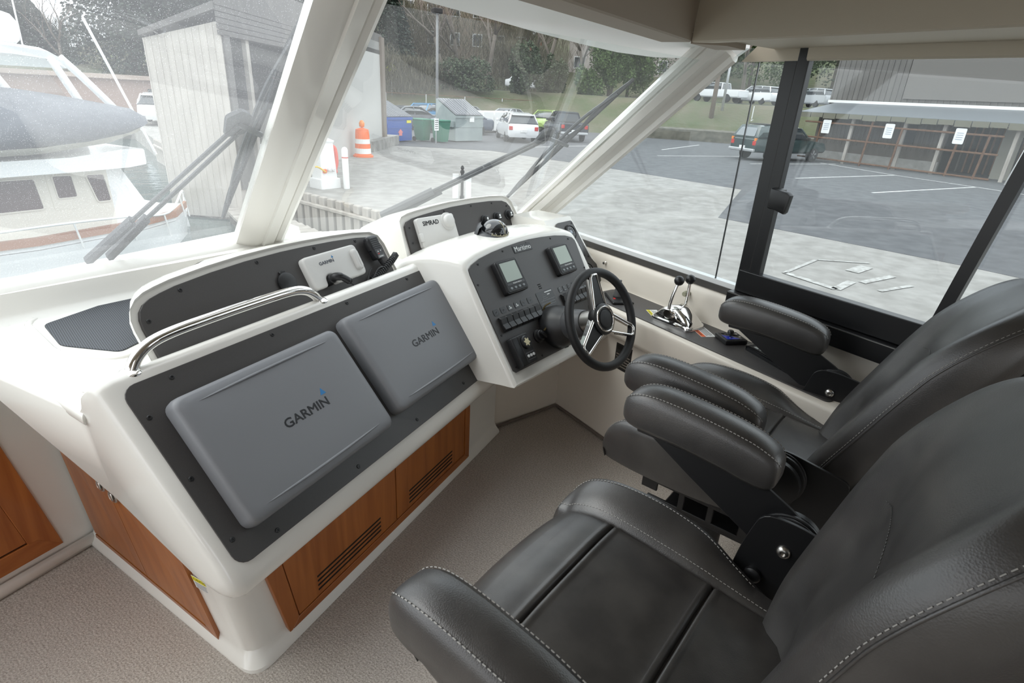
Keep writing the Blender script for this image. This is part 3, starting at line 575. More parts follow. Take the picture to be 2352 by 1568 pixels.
# starboard gauge column beside the pod
FG = frame(P0 + BY * 0.10, BX, e54)
gpoly = round_poly([(0.76, 0.08), (0.972, 0.08), (0.984, 0.12), (0.984, 0.235), (0.950, 0.285), (0.930, 0.505), (0.80, 0.505), (0.76, 0.47)], [0, 0.01, 0.02, 0.03, 0.03, 0.015, 0.01, 0], 4)
g = G(); g.prism(gpoly, -0.004, 0.003, FG, 0.001, 1); gpn = g.obj('gauge_panel', char, con)
grim = [(0.72, 0.06), (0.995, 0.06), (0.998, 0.25), (0.968, 0.30), (0.948, 0.525), (0.93, 0.53), (0.72, 0.53)]
g = G(); g.loft([[FG @ Vector((x, y, -0.002)) + BY * b - K * (d if y > 0.4 else 0) for x, y in grim] for b, d in ((0, 0.008), (0.006, 0), (0.2, 0.0), (0.34, 0.05))]); g.obj('gauge_pod', gel, con, smooth=30)
for x, y in ((0.875, 0.444), (0.880, 0.235)):
    F2 = FG @ T(x, y, 0.003); g = G(); g.lathe([(0.040, 0), (0.040, 0.006), (0.034, 0.010), (0.031, 0.006)], F2, 28); ga = g.obj('gauge', blackp, gpn, smooth=40)
    g = G(); g.lathe([(0.032, 0.0055), (0.0, 0.0062)], F2, 28); g.obj('gauge_dial', mat('dial_blue', (0.16, 0.22, 0.30), 0.15, coat=0.8), ga)
    g = G()
    for a in range(-130, 131, 26): g.box(-0.0008, 0.0008, 0.021, 0.027, 0.0062, 0.0068, F2 @ Rz(a))
    g.box(-0.0007, 0.0007, -0.004, 0.022, 0.0068, 0.0074, F2 @ Rz(60)); g.obj('gauge_marks', whitep, ga)
F2 = FG @ T(0.882, 0.337, 0.003); g = G(); g.box(-0.013, 0.013, -0.034, 0.034, 0, 0.016, F2, 0.005, 2); g.obj('rocker_switch', blackp, gpn, smooth=40)
g = G(); g.prism(rrect(0.022, 0.024, 0.004, 3), 0, 0.0015, FG @ T(0.884, 0.288, 0.003)); g.obj('icon_tile', frameb, gpn)
screws([(0.918, 0.49), (0.934, 0.30)], FG, gpn, 0.005)
# dashboard air vents
for u, v in ((0.0, 0.0), (1.0, 0.0)):
    c = Vector((0.165, 2.40, 0.835)) if u == 0 else Vector((0.93, 2.46, 0.90))
    g = G(); g.lathe([(0.062, 0), (0.062, 0.008), (0.052, 0.018), (0.044, 0.018), (0.042, 0.006), (0.0, 0.004)], T(*c) @ Rx(-18), 28); va = g.obj('air_vent', mat('vent_cream', (0.66, 0.58, 0.44), 0.45), con, smooth=40)
    for k in (-1, 0, 1):
        g = G(); g.box(-0.04 if k == 0 else -0.033, 0.04 if k == 0 else 0.033, k * 0.02 - 0.002, k * 0.02 + 0.002, 0.002, 0.018, T(*c) @ Rx(-18)); g.obj('vent_vane', 'vent_cream', va)
# caution sticker low on the wing's port flank, charcoal side-shelf panel
# ================================================================== things on the console and shelf
def put_logo(parent, F, w, m, tri=True, x=0, y=0, z=0.0003):
    """brand lettering of overall width w centred at x, y with the blue triangle over its last letter"""
    o = text('GARMIN', 0.0268 * w / 0.17 * 1.28, F @ T(x, y, z), m, parent, sx=1.18, bold=0.0007 * w / 0.17)
    if tri:
        h = w * 0.095; g = G(); g.prism([(-h * 0.62, 0), (h * 0.62, 0), (0, h * 1.15)], 0, 0.0008, F @ T(x + w * 0.435, y + w * 0.125, z - 0.0002)); g.obj('logo_triangle', blue, parent)
# ---- two big grey display covers
def big_cover(u, t, label):
    F = FW @ T(u, t, 0.004); w, h = 0.540, 0.352
    c = thing('display_cover', label, 'cover', group='grey display covers', M=F)
    def outline(dx, dy):
        base = [(-w / 2 - dx, -h / 2 - dy), (w / 2 + dx, -h / 2 - dy), (w / 2 + dx, h / 2 + dy), (-w / 2 - dx, h / 2 + dy)]
        rp = round_poly(base, 0.022, 5); out = []
        for x, y in rp: out.append((x + (0.016 * (1 - (2 * y / h) ** 2) - 0.006) * (1 if x > 0 else -1), y + 0.005 * (1 - (2 * x / w) ** 2) * (1 if y > 0 else -1)))
        return out
    rings = []
    for dx, z in ((0.0, 0.0), (0.001, 0.018), (-0.001, 0.034), (-0.005, 0.042), (-0.012, 0.046), (-0.03, 0.0475), (-0.10, 0.049)):
        rings.append([(x, y, z) for x, y in outline(dx, dx)])
    g = G(); g.loft(rings, F); g.obj('shell', coverg, c, smooth=60)
    for s in (1, -1):
        g = G(); n = 24; pts = []
        for i in range(n + 1):
            x = -0.215 + 0.43 * i / n; pts.append((x, s * (0.146 + 0.003 * (1 - (x / 0.215) ** 2)), 0.0462))
        g.tube([F @ Vector(p) for p in pts], [0.0006 + 0.0024 * math.sin(PI * i / n) ** 0.5 for i in range(n + 1)], 6, flat=2.2); g.obj('styling_crease', coverg, c, smooth=True)
    put_logo(c, F, 0.176, ink, x=0.02, y=-0.008, z=0.0488)
    return c
big_cover(0.951, 0.230, 'large grey display cover, the nearer of the two on the port dash wing')
big_cover(1.531, 0.246, 'large grey display cover, the farther one, next to the helm pod')
# ---- small white radio cover with round plug beside it
F = FE @ T(0.675, 0.085, 0.0065); c = thing('radio_cover', 'small white rounded cover with logo on the raised black brow panel', 'cover', M=F)
pc = round_poly([(-0.13, -0.058), (-0.07, -0.058), (-0.064, -0.022), (-0.030, -0.022), (-0.026, -0.058), (0.13, -0.058), (0.13, 0.058), (-0.13, 0.058)], [0.016, 0.01, 0.016, 0.016, 0.01, 0.02, 0.02, 0.02], 4)
g = G(); g.prism(pc, 0, 0.024, F, 0.008, 3); g.obj('shell', coverw, c, smooth=50)
g = G(); g.prism(rrect(0.030, 0.078, 0.0149, 6, 0.10, 0.0), 0.02, 0.040, F, 0.008, 3); g.obj('knob_bulge', coverw, c, smooth=60)
put_logo(c, F, 0.078, mat('logo_grey', (0.10, 0.11, 0.13), 0.5), x=-0.035, y=0.022, z=0.0245)
F = FE @ T(0.627, 0.048, 0.0065); c = thing('power_plug', 'black angled plug in the socket notch of the small white cover', 'plug', M=F)
g = G(); g.lathe([(0.020, 0), (0.020, 0.012), (0.017, 0.016), (0.017, 0.030), (0.014, 0.033)], F, 20); g.obj('socket_ring', blackp, c, smooth=40)
g = G(); g.tube([F @ Vector(p) for p in smooth_path([(0, 0, 0.02), (0.002, 0.001, 0.042), (0.014, -0.006, 0.054), (0.030, -0.020, 0.056), (0.040, -0.030, 0.055)], 4)], [0.014] * 9 + [0.012] * 8, 12); g.obj('plug_body', blackp, c, smooth=True)
g = G()
for i in range(4): g.lathe([(0.0105, -0.0016), (0.0105, 0.0016)], F @ T(0.030 + 0.005 * i, -0.020 - 0.004 * i, 0.056) @ Rz(-38) @ Ry(90), 12)
g.obj('strain_relief', softb, c)
g = G(); g.tube([F @ Vector(p) for p in smooth_path([(0.042, -0.032, 0.055), (0.056, -0.046, 0.050), (0.085, -0.058, 0.035), (0.13, -0.062, 0.022), (0.16, -0.048, 0.022), (0.19, -0.020, 0.022), (0.205, -0.012, 0.024)], 7)], 0.0028, 6); g.obj('cable', blackp, c, smooth=True)
# ---- hand microphone with coiled lead
F = FE @ T(0.893, 0.108, -0.004) @ Matrix.Scale(0.86, 4); c = thing('hand_microphone', 'black hand microphone clipped to the raised panel, with coiled cord', 'microphone', M=F)
mp_poly = round_poly([(-0.026, -0.055), (0.024, -0.055), (0.030, -0.02), (0.036, 0.052), (-0.036, 0.052), (-0.033, -0.02)], [0.01, 0.01, 0.01, 0.022, 0.022, 0.01], 4)
g = G(); g.prism(mp_poly, 0.022, 0.058, F, 0.010, 3, both=True); g.obj('mic_body', mat('mic_black', (0.022, 0.023, 0.026), 0.35), c, smooth=50)
g = G(); g.prism(offset_poly(mp_poly, -0.009), 0.056, 0.0595, F, 0.002, 1); fc = g.obj('mic_face', mat('mic_grey', (0.045, 0.047, 0.052), 0.4), c)
for i in range(6):
    g = G(); g.box(-0.022, 0.022, -0.0012, 0.0012, 0.0592, 0.0604, F @ T(0.0, 0.034 - 0.0088 * i, 0)); g.obj('grille_slot', dark, fc)
g = G(); g.prism([(-0.012, -0.026), (-0.004, -0.026), (-0.008, -0.020)], 0.0595, 0.0602, F); g.prism([(0.006, -0.020), (0.014, -0.020), (0.010, -0.026)], 0.0595, 0.0602, F); g.obj('arrow_keys', whitep, fc)
g = G(); g.box(-0.013, -0.005, -0.036, -0.032, 0.0595, 0.0602, F); g.obj('red_key', red, fc)
g = G(); g.box(-0.021, 0.021, -0.0545, -0.041, 0.056, 0.0600, F, 0.001, 1); bp_ = g.obj('name_strip', mat('strip_grey', (0.11, 0.115, 0.12), 0.4), c)
text('GARMIN', 0.0075, F @ T(0, -0.0475, 0.0603), whitep, bp_)
g = G(); g.box(-0.040, -0.032, -0.012, 0.034, 0.030, 0.052, F, 0.003, 2); g.obj('talk_key', softb, c, smooth=40)
g = G(); g.box(-0.012, 0.012, -0.01, 0.02, 0.0215, 0.026, F, 0.001, 1); g.obj('clip', blackp, c)
g = G()
for i in range(4): g.lathe([(0.011 - 0.001 * i, -0.0035), (0.011 - 0.001 * i, 0.003)], F @ T(0.002 + 0.001 * i, -0.059 - 0.007 * i, 0.042) @ Rx(90), 12)
g.obj('cord_boot', softb, c)
lead = [F @ Vector(p) for p in smooth_path([(0.004, -0.083, 0.042), (0.012, -0.092, 0.042), (0.05, -0.085, 0.045), (0.085, -0.060, 0.048), (0.100, -0.060, 0.050), (0.03, -0.075, 0.030), (-0.01, -0.090, 0.030), (-0.05, -0.102, 0.026)], 6)]
coil = []
axis = [F @ Vector(p) for p in smooth_path([(0.100, -0.062, 0.050), (0.06, -0.078, 0.055), (0.0, -0.100, 0.055), (-0.05, -0.118, 0.045), (-0.09, -0.13, 0.03)], 30)]
for i, p in enumerate(axis):
    a = i * 2 * PI / 6.0; t = (axis[min(i + 1, len(axis) - 1)] - axis[max(i - 1, 0)]).normalized(); n1 = t.cross(K).normalized(); n2 = n1.cross(t); coil.append(p + n1 * 0.0125 * math.cos(a) + n2 * 0.0125 * math.sin(a))
g = G(); g.tube(coil, 0.0030, 6); g.obj('coiled_cord', mat('cord_black', (0.03, 0.031, 0.033), 0.3), c, smooth=True)
g = G(); g.tube([F @ Vector(p) for p in smooth_path([(-0.02, -0.094, 0.060), (-0.06, -0.096, 0.062), (-0.11, -0.128, 0.055), (-0.16, -0.165, 0.030), (-0.22, -0.185, 0.02)], 6)], 0.0026, 6); g.tube(lead[:14], 0.003, 6); g.obj('straight_lead', blackp, c, smooth=True)
# ---- white hinged cover on the forward hood
F = FS @ T(0.196, 0.090, 0.0065); c = thing('autopilot_cover', 'square off-white instrument cover with round bulge on the forward hood panel', 'cover', M=F)
g = G(); g.prism(rrect(0.222, 0.132, 0.012, 4), 0, 0.022, F, 0.004, 2); g.obj('shell', coverw, c, smooth=50)
g = G(); g.lathe([(0.040, 0.020), (0.039, 0.026), (0.030, 0.028), (0.029, 0.038), (0.022, 0.043), (0.0, 0.044)], F @ T(0.066, 0.032, 0), 28); g.obj('knob_bulge', coverw, c, smooth=60)
g = G(); g.box(-0.118, -0.098, -0.036, 0.0, 0.012, 0.026, F, 0.003, 2); g.obj('hinge_tab', coverw, c, smooth=40)
text('SIMRAD', 0.027, F @ T(-0.035, 0.038, 0.0224), ink, c, sx=1.0, bold=0.0006)
# ---- compass
C0 = Vector((1.335, 2.055, 0.985)); c = thing('compass', 'black domed steering compass on the white top behind the helm panel', 'compass', tuple(C0))
Mc = T(*C0) @ Rz(17) @ Rx(12)
g = G(); g.lathe([(0.082, -0.03), (0.084, 0.0), (0.078, 0.012), (0.068, 0.024), (0.058, 0.028)], Mc, 36); g.obj('compass_base', mat('compass_grey', (0.05, 0.053, 0.058), 0.35), c, smooth=45)
g = G(); g.lathe([(0.060, 0.02)] + [(0.060 * math.cos(R(a)), 0.022 + 0.055 * math.sin(R(a))) for a in range(10, 91, 10)], Mc, 36); g.obj('dome', mat('compass_dome', (0.01, 0.011, 0.013), 0.03, coat=1.0), c, smooth=True)
g = G(); g.tube([Mc @ Vector((0, -0.0605 * math.cos(R(a)), 0.0225 + 0.0555 * math.sin(R(a)))) for a in range(8, 84, 6)], 0.0012, 5); g.obj('lubber_line', mat('cream_print2', (0.65, 0.60, 0.42), 0.5), c)
g = G()
for i in range(22):
    a = R(-150 + 5.6 * i); g.box(-0.0015, 0.0015, -0.001, 0.001, 0, 0.006 if i % 3 else 0.010, Mc @ T(0.0603 * math.cos(a), 0.0603 * math.sin(a), 0.026))
g.obj('card_marks', 'cream_print2', c)
g = G(); g.loft([[Mc @ Vector(((0.066 + 0.022 * k) * math.cos(R(a)), (0.066 + 0.022 * k) * math.sin(R(a)), 0.020 + h)) for a in range(20, 161, 10)] for k, h in ((0, 0.0), (0, 0.030), (0.6, 0.018), (0.9, -0.02))], caps=False, closed=False); g.obj('hood', 'compass_grey', c, smooth=50)
# ---- steering wheel
we = R(25); wX = Vector((math.cos(R(10)), math.sin(R(10)), 0)); wQ = Vector((-wX.y, wX.x, 0)); Aw = (-wQ * math.cos(we) + K * math.sin(we)); Tw = (wQ * math.sin(we) + K * math.cos(we)); Cw = Vector((1.490, 1.490, 0.770))
faceN = -BY * math.sin(R(54)) + K * math.cos(R(54)); Lc = (Cw - P0).dot(faceN) / Aw.dot(faceN); Bw = Cw - Aw * Lc
Fw_ = frame(Cw, wX, Tw); c = thing('steering_wheel', 'black three-spoke steering wheel with chrome-edged spokes', 'steering wheel', M=Fw_)
g = G(); g.tube([Fw_ @ Vector((0.187 * math.cos(R(a)), 0.187 * math.sin(R(a)), 0)) for a in range(0, 360, 6)], 0.0175, 14, True); g.obj('rim', softb, c, smooth=True)
hubr = [(0.035, -0.035), (0.055, -0.025), (0.064, -0.005), (0.062, 0.012), (0.050, 0.018)]
g = G(); g.lathe(hubr + [(0.0, 0.018)], Fw_, 32); g.obj('hub', blackp, c, smooth=45)
g = G(); g.lathe([(0.052, 0.014), (0.052, 0.020), (0.048, 0.023), (0.044, 0.020), (0.044, 0.016)], Fw_, 36); g.obj('hub_ring', chrome, c, smooth=60)
g = G(); g.lathe([(0.045, 0.017), (0.030, 0.020), (0.0, 0.021)], Fw_, 32); g.obj('hub_cap', softb, c, smooth=True)
for a in (92, 212, 332):
    M = Fw_ @ Rz(a)
    g = G(); g.tube([M @ Vector(p) for p in ((0.046, -0.036, 0.004), (0.168, -0.021, 0.012), (0.178, -0.014, 0.014), (0.178, 0.014, 0.014), (0.168, 0.021, 0.012), (0.046, 0.036, 0.004))], 0.0048, 8, flat=1.3); sp = g.obj('spoke', chrome, c, smooth=50)
    if a != 332: g = G(); g.loft([[M @ Vector(p) for p in r] for r in ([(0.040, -0.034, -0.014), (0.040, 0.034, -0.014), (0.040, 0.034, 0.006), (0.040, -0.034, 0.006)], [(0.174, -0.017, 0.0), (0.174, 0.017, 0.0), (0.174, 0.017, 0.013), (0.174, -0.017, 0.013)])]); g.obj('spoke_inlay', blackp, sp)
    for s in (-1, 1):
        g = G(); g.loft([[M @ Vector(p) for p in r] for r in ([(0.040, s * 0.034, -0.022), (0.040, s * 0.041, -0.022), (0.040, s * 0.041, 0.004), (0.040, s * 0.034, 0.004)], [(0.176, s * 0.016, -0.010), (0.176, s * 0.023, -0.010), (0.176, s * 0.023, 0.012), (0.176, s * 0.016, 0.012)])]); g.obj('spoke_flank', chrome, sp)
Fb = frame(Bw, wX, Tw)
g = G(); g.lathe([(0.090, -0.06), (0.092, 0.03), (0.086, 0.06), (0.070, 0.085), (0.062, 0.10)], Fb, 32); g.obj('column_boot', blackp, c, smooth=50)
g = G(); g.lathe([(0.062, 0.09), (0.060, Lc * 0.5), (0.050, Lc - 0.09), (0.047, Lc - 0.085)], Fb, 28); g.obj('column_shroud', mat('shroud_grey', (0.06, 0.061, 0.065), 0.4), c, smooth=50)
g = G(); g.lathe([(0.043, Lc - 0.10), (0.043, Lc - 0.02)], Fb, 24); g.obj('column_collar', steel, c, smooth=50)
g = G(); g.box(0.02, 0.05, -0.10, -0.06, -0.02, 0.02, Fb, 0.004, 1); g.obj('tilt_lever', blackp, c)
# ---- charcoal side shelf panel and what is mounted on it
g = G(); g.prism(round_poly([(1.778, 0.72), (1.992, 0.72), (1.992, 1.86), (1.955, 1.905), (1.86, 1.90), (1.778, 1.80)], [0.02, 0.01, 0.02, 0.02, 0.02, 0.03], 4), 0.699, 0.7045, None, 0.001, 1); shp = g.obj('shelf_panel', char, wall_s)
def on_shelf(x, y, rz=0): return T(x, y, 0.7045) @ Rz(rz)
F = on_shelf(1.885, 1.44, 4); c = thing('throttle_control', 'chrome twin-lever throttle with black ball knobs on the side shelf', 'throttle', M=F)
g = G(); g.loft([[F @ Vector((x * s, y * s2, z)) for x, y in rrect(0.125, 0.205, 0.025, 4)] for s, s2, z in ((1, 1, 0), (1, 1, 0.006), (0.97, 0.97, 0.014))]); g.obj('throttle_base', chrome, c, smooth=40)
rings = []
for y, hh, ww in ((-0.096, 0.014, 0.045), (-0.085, 0.030, 0.047), (-0.06, 0.052, 0.048), (-0.03, 0.072, 0.048), (0.0, 0.080, 0.048), (0.03, 0.076, 0.048), (0.06, 0.055, 0.047), (0.088, 0.026, 0.045), (0.097, 0.014, 0.042)):
    rings.append([(-ww, y, 0.01), (-ww, y, hh * 0.75), (-ww * 0.8, y, hh * 0.95), (-ww * 0.4, y, hh), (ww * 0.4, y, hh), (ww * 0.8, y, hh * 0.95), (ww, y, hh * 0.75), (ww, y, 0.01)])
g = G(); g.loft([[F @ Vector(p) for p in r] for r in rings]); g.obj('throttle_housing', chrome, c, smooth=50)
for s, tilt in ((-1, 0.0), (1, -0.012)):
    Fp = F @ T(s * 0.046, 0.012, 0.048) @ Ry(90 * s); g = G(); g.lathe([(0.022, 0.0), (0.022, 0.014), (0.018, 0.018)], Fp, 24); pv = g.obj('lever_pivot', chrome, c, smooth=40)
    g = G(); g.lathe([(0.016, 0.017), (0.0, 0.018)], Fp, 20); g.obj('pivot_cap', blackp, pv)
    top = F @ Vector((s * 0.030, 0.004 + tilt, 0.185)); g = G(); g.tube(smooth_path([F @ Vector((s * 0.056, 0.012, 0.055)), F @ Vector((s * 0.054, 0.012 + tilt * 0.4, 0.09)), F @ Vector((s * 0.046, 0.009 + tilt * 0.7, 0.135)), top], 5), 0.0068, 10); lv = g.obj('lever', chrome, c, smooth=True)
    g = G(); b = bmesh.new(); bmesh.ops.create_uvsphere(b, u_segments=20, v_segments=14, radius=0.0205); g.merge(b, T(*top) @ T(0, 0, 0.004)); g.obj('ball_knob', blackp, lv, smooth=True)
def sticker(name, x, y, w, h, rz, head, headm, words, lab, parent=None):
    M = on_shelf(x, y, rz); g = G(); g.box(-w / 2, w / 2, -h / 2, h / 2, 0, 0.0006, M); o = g.obj(name, whitep, parent)
    g = G(); g.box(-w / 2 + 0.001, w / 2 - 0.001, h * 0.18, h / 2 - 0.001, 0.0006, 0.0009, M); g.obj('sticker_band', headm, o)
    text(head, h * 0.24, M @ T(0, h * 0.34, 0.0011), ink, o, extrude=0.0001)
    for i in range(words): g = G(); g.box(-w * (0.40 - 0.03 * (i % 2)), w * (0.40 - 0.05 * (i % 3)), h * 0.05 - h * 0.13 * i - h * 0.03, h * 0.05 - h * 0.13 * i + h * 0.03, 0.0006, 0.0008, M); g.obj('print_line', mat('sticker_print', (0.16, 0.16, 0.17), 0.6), o)
    return o
sticker('warning_sticker', 1.900, 1.315, 0.105, 0.062, 64, 'WARNING', orange, 4, '', shp)
sticker('caution_sticker', 1.882, 1.565, 0.085, 0.050, 62, 'CAUTION', yellow, 3, '', shp)
F = on_shelf(1.925, 1.20, 66); c = thing('trim_control', 'small black control pad with a blue corner and centre joystick', 'control pad', M=F)
g = G(); g.box(-0.045, 0.045, -0.048, 0.048, 0, 0.020, F, 0.006, 2); g.obj('pad_body', blackp, c, smooth=40)
g = G(); g.box(-0.036, 0.036, -0.039, 0.039, 0.0195, 0.0212, F, 0.001, 1); g.obj('pad_face', softb, c)
g = G(); g.prism([(-0.034, 0.037), (-0.034, -0.020), (-0.008, 0.004), (0.010, 0.037)], 0.0212, 0.0218, F); g.obj('blue_corner', mat('pad_blue', (0.012, 0.03, 0.36), 0.35), c)
g = G(); g.tube([F @ Vector(p) for p in ((-0.034, -0.023, 0.0217), (-0.006, 0.002, 0.0217), (0.013, 0.037, 0.0217))], 0.0016, 5); g.obj('silver_line', steel, c)
g = G(); g.lathe([(0.017, 0.021), (0.016, 0.026), (0.013, 0.028), (0.012, 0.038), (0.009, 0.041), (0, 0.041)], F @ T(0.010, 0.0, 0), 20); g.obj('joystick_knob', blackp, c, smooth=40)
for x, y in ((-0.018, 0.014), (-0.016, -0.026), (0.012, -0.026), (0.027, 0.024)):
    g = G(); g.lathe([(0.005, 0.021), (0.005, 0.0235), (0, 0.024)], F @ T(x, y, 0), 10); g.obj('pad_button', steel if y < 0.02 else blackp, c)
F = on_shelf(1.912, 1.000, 76); c = thing('remote_control', 'black keypad remote with pale grey buttons lying on the shelf', 'remote', M=F)
g = G(); g.prism(rrect(0.245, 0.078, 0.022, 5), 0, 0.018, F, 0.006, 2); g.obj('remote_body', mat('gloss_black', (0.006, 0.006, 0.007), 0.12), c, smooth=40)
g = G(); g.prism(rrect(0.220, 0.062, 0.012, 4), 0.0175, 0.0190, F); g.obj('remote_face', softb, c)
keym = mat('key_grey', (0.42, 0.46, 0.45), 0.5)
for x, y, w_, h_ in ((0.076, 0.016, 0.022, 0.014), (0.050, 0.004, 0.018, 0.036), (0.022, 0.014, 0.024, 0.013), (0.022, -0.014, 0.022, 0.012), (-0.010, -0.014, 0.022, 0.012), (-0.010, 0.014, 0.022, 0.012), (-0.042, 0.014, 0.022, 0.012), (-0.042, -0.014, 0.022, 0.012)):
    g = G(); g.box(x - w_ / 2, x + w_ / 2, y - h_ / 2, y + h_ / 2, 0.019, 0.0202, F, 0.0008, 1); g.obj('key', keym, c)
g = G(); g.lathe([(0.010, 0.019), (0.010, 0.0202), (0, 0.0204)], F @ T(0.080, -0.012, 0), 14); g.obj('key', keym, c)
F = on_shelf(1.868, 1.775, 62); c = thing('thruster_joystick', 'black bow thruster joystick with ribbed boot, seen through the steering wheel', 'joystick', M=F)
g = G(); g.box(-0.075, 0.075, -0.05, 0.05, 0, 0.012, F, 0.004, 1); g.obj('plate', blackp, c)
g = G(); g.lathe([(0.024 - 0.0012 * i + (0.003 if i % 2 else 0), 0.012 + 0.006 * i) for i in range(9)] + [(0.008, 0.068), (0.008, 0.09), (0, 0.092)], F @ T(0.015, 0.0, 0), 18); g.obj('boot', mat('boot_grey', (0.10, 0.10, 0.10), 0.5), c, smooth=60)
for s in (-1, 1):
    g = G(); g.box(-0.008, 0.008, -0.005, 0.005, 0.012, 0.0135, F @ T(-0.024, s * 0.03, 0)); g.obj('red_mark', red, c)
# small fittings on the wall
g = G(); g.lathe([(0.008, 0), (0.008, 0.003), (0.005, 0.006), (0.005, 0.014), (0.007, 0.016), (0.0, 0.017)], frame((2.006, 2.03, 0.80), (0, 1, 0), (0, 0, 1), (-1, 0, 0)), 12); g.obj('wall_stud', steel, wall_s, smooth=40)
g = G(); g.lathe([(0.013, 0), (0.013, 0.02), (0.010, 0.03), (0, 0.03)], frame((2.006, 1.50, 0.80), (0, 1, 0), (0, 0, 1), (-1, 0, 0)), 14); g.obj('wall_stop', mat('olive_brass', (0.34, 0.33, 0.24), 0.35), wall_s, smooth=40)
# data plate under the shelf
g = G(); g.box(1.7985, 1.80, 1.585, 1.685, 0.41, 0.535); dp = g.obj('data_plate', mat('plate_black', (0.02, 0.019, 0.018), 0.4), wall_s)
for i in range(5):
    g = G(); g.box(1.7978, 1.7986, 1.592, 1.678, 0.425 + 0.014 * i, 0.430 + 0.014 * i); g.obj('print_line', mat('plate_print', (0.22, 0.19, 0.16), 0.5), dp)
for y in (1.605, 1.66):
    g = G(); g.box(1.7978, 1.7986, y - 0.016, y + 0.016, 0.505, 0.527); g.obj('print_block', mat('plate_dark', (0.004, 0.004, 0.004), 0.5), dp)
# sticker on the wing flank, shelf mat, socket
o = bpy.data.objects.get('base'); Mst = frame(side_pt(1.193, 0.298, 0.0016), -WV, (side_pt(1.193, 0.33) - side_pt(1.193, 0.26)).normalized())
g = G(); g.box(-0.035, 0.035, -0.026, 0.026, 0, 0.0006, Mst); st_ = g.obj('caution_sticker', whitep, con); g = G(); g.box(-0.034, 0.034, 0.006, 0.025, 0.0006, 0.0009, Mst); g.obj('sticker_band', yellow, st_); text('CAUTION', 0.013, Mst @ T(0, 0.0155, 0.0011), ink, st_, extrude=0.0001)
for i in range(4): g = G(); g.box(-0.030, 0.030 - 0.006 * (i % 2), 0.001 - 0.007 * i - 0.003, 0.001 - 0.007 * i, 0.0006, 0.0008, Mst); g.obj('print_line', 'sticker_print', st_)
nsk = thing('nonslip_mat', 'dark grey woven non-slip mat lying in the port dash tray', 'mat', (-0.08, 2.0, 0.832))
poly = [(-0.252, 2.119), (-0.205, 1.92), (-0.165, 1.885), (-0.065, 1.80), (0.05, 1.92), (0.12, 2.20), (0.0, 2.335)]
matm = bpy.data.materials.new('mat_weave'); matm.use_nodes = True; nt = matm.node_tree; b = nt.nodes['Principled BSDF']; b.inputs['Roughness'].default_value = 0.6
tc = nt.nodes.new('ShaderNodeTexCoord'); mpn = nt.nodes.new('ShaderNodeMapping'); mpn.inputs['Rotation'].default_value = (0, 0, R(35)); ck = nt.nodes.new('ShaderNodeTexChecker'); ck.inputs['Scale'].default_value = 250
ck.inputs[1].default_value = (0.012, 0.013, 0.015, 1); ck.inputs[2].default_value = (0.085, 0.095, 0.115, 1)
nt.links.new(tc.outputs['Object'], mpn.inputs[0]); nt.links.new(mpn.outputs[0], ck.inputs[0]); nt.links.new(ck.outputs[0], b.inputs['Base Color'])
bpn = nt.nodes.new('ShaderNodeBump'); bpn.inputs['Distance'].default_value = 0.002; nt.links.new(ck.outputs[1], bpn.inputs['Height']); nt.links.new(bpn.outputs[0], b.inputs['Normal'])
g = G(); g.prism(round_poly(poly, 0.02, 3), 0.8305, 0.8345, None, 0.001, 1); g.obj('mat_sheet', matm, nsk)
g = G()
ring = round_poly([(-0.30, 2.17), (-0.21, 1.86), (-0.06, 1.745), (0.07, 1.88), (0.16, 2.22), (0.02, 2.40)], 0.05, 4)
g.tube([(x, y, 0.830) for x, y in ring], 0.010, 8, True, flat=1.0); g.obj('tray_rim', gel, con, smooth=True)
g = G(); g.lathe([(0.010, 0), (0.010, 0.003), (0.006, 0.005), (0.0, 0.004)], T(*W(0.655, 1.45, 0.831)), 14); g.obj('drain_stud', steel, con, smooth=40)
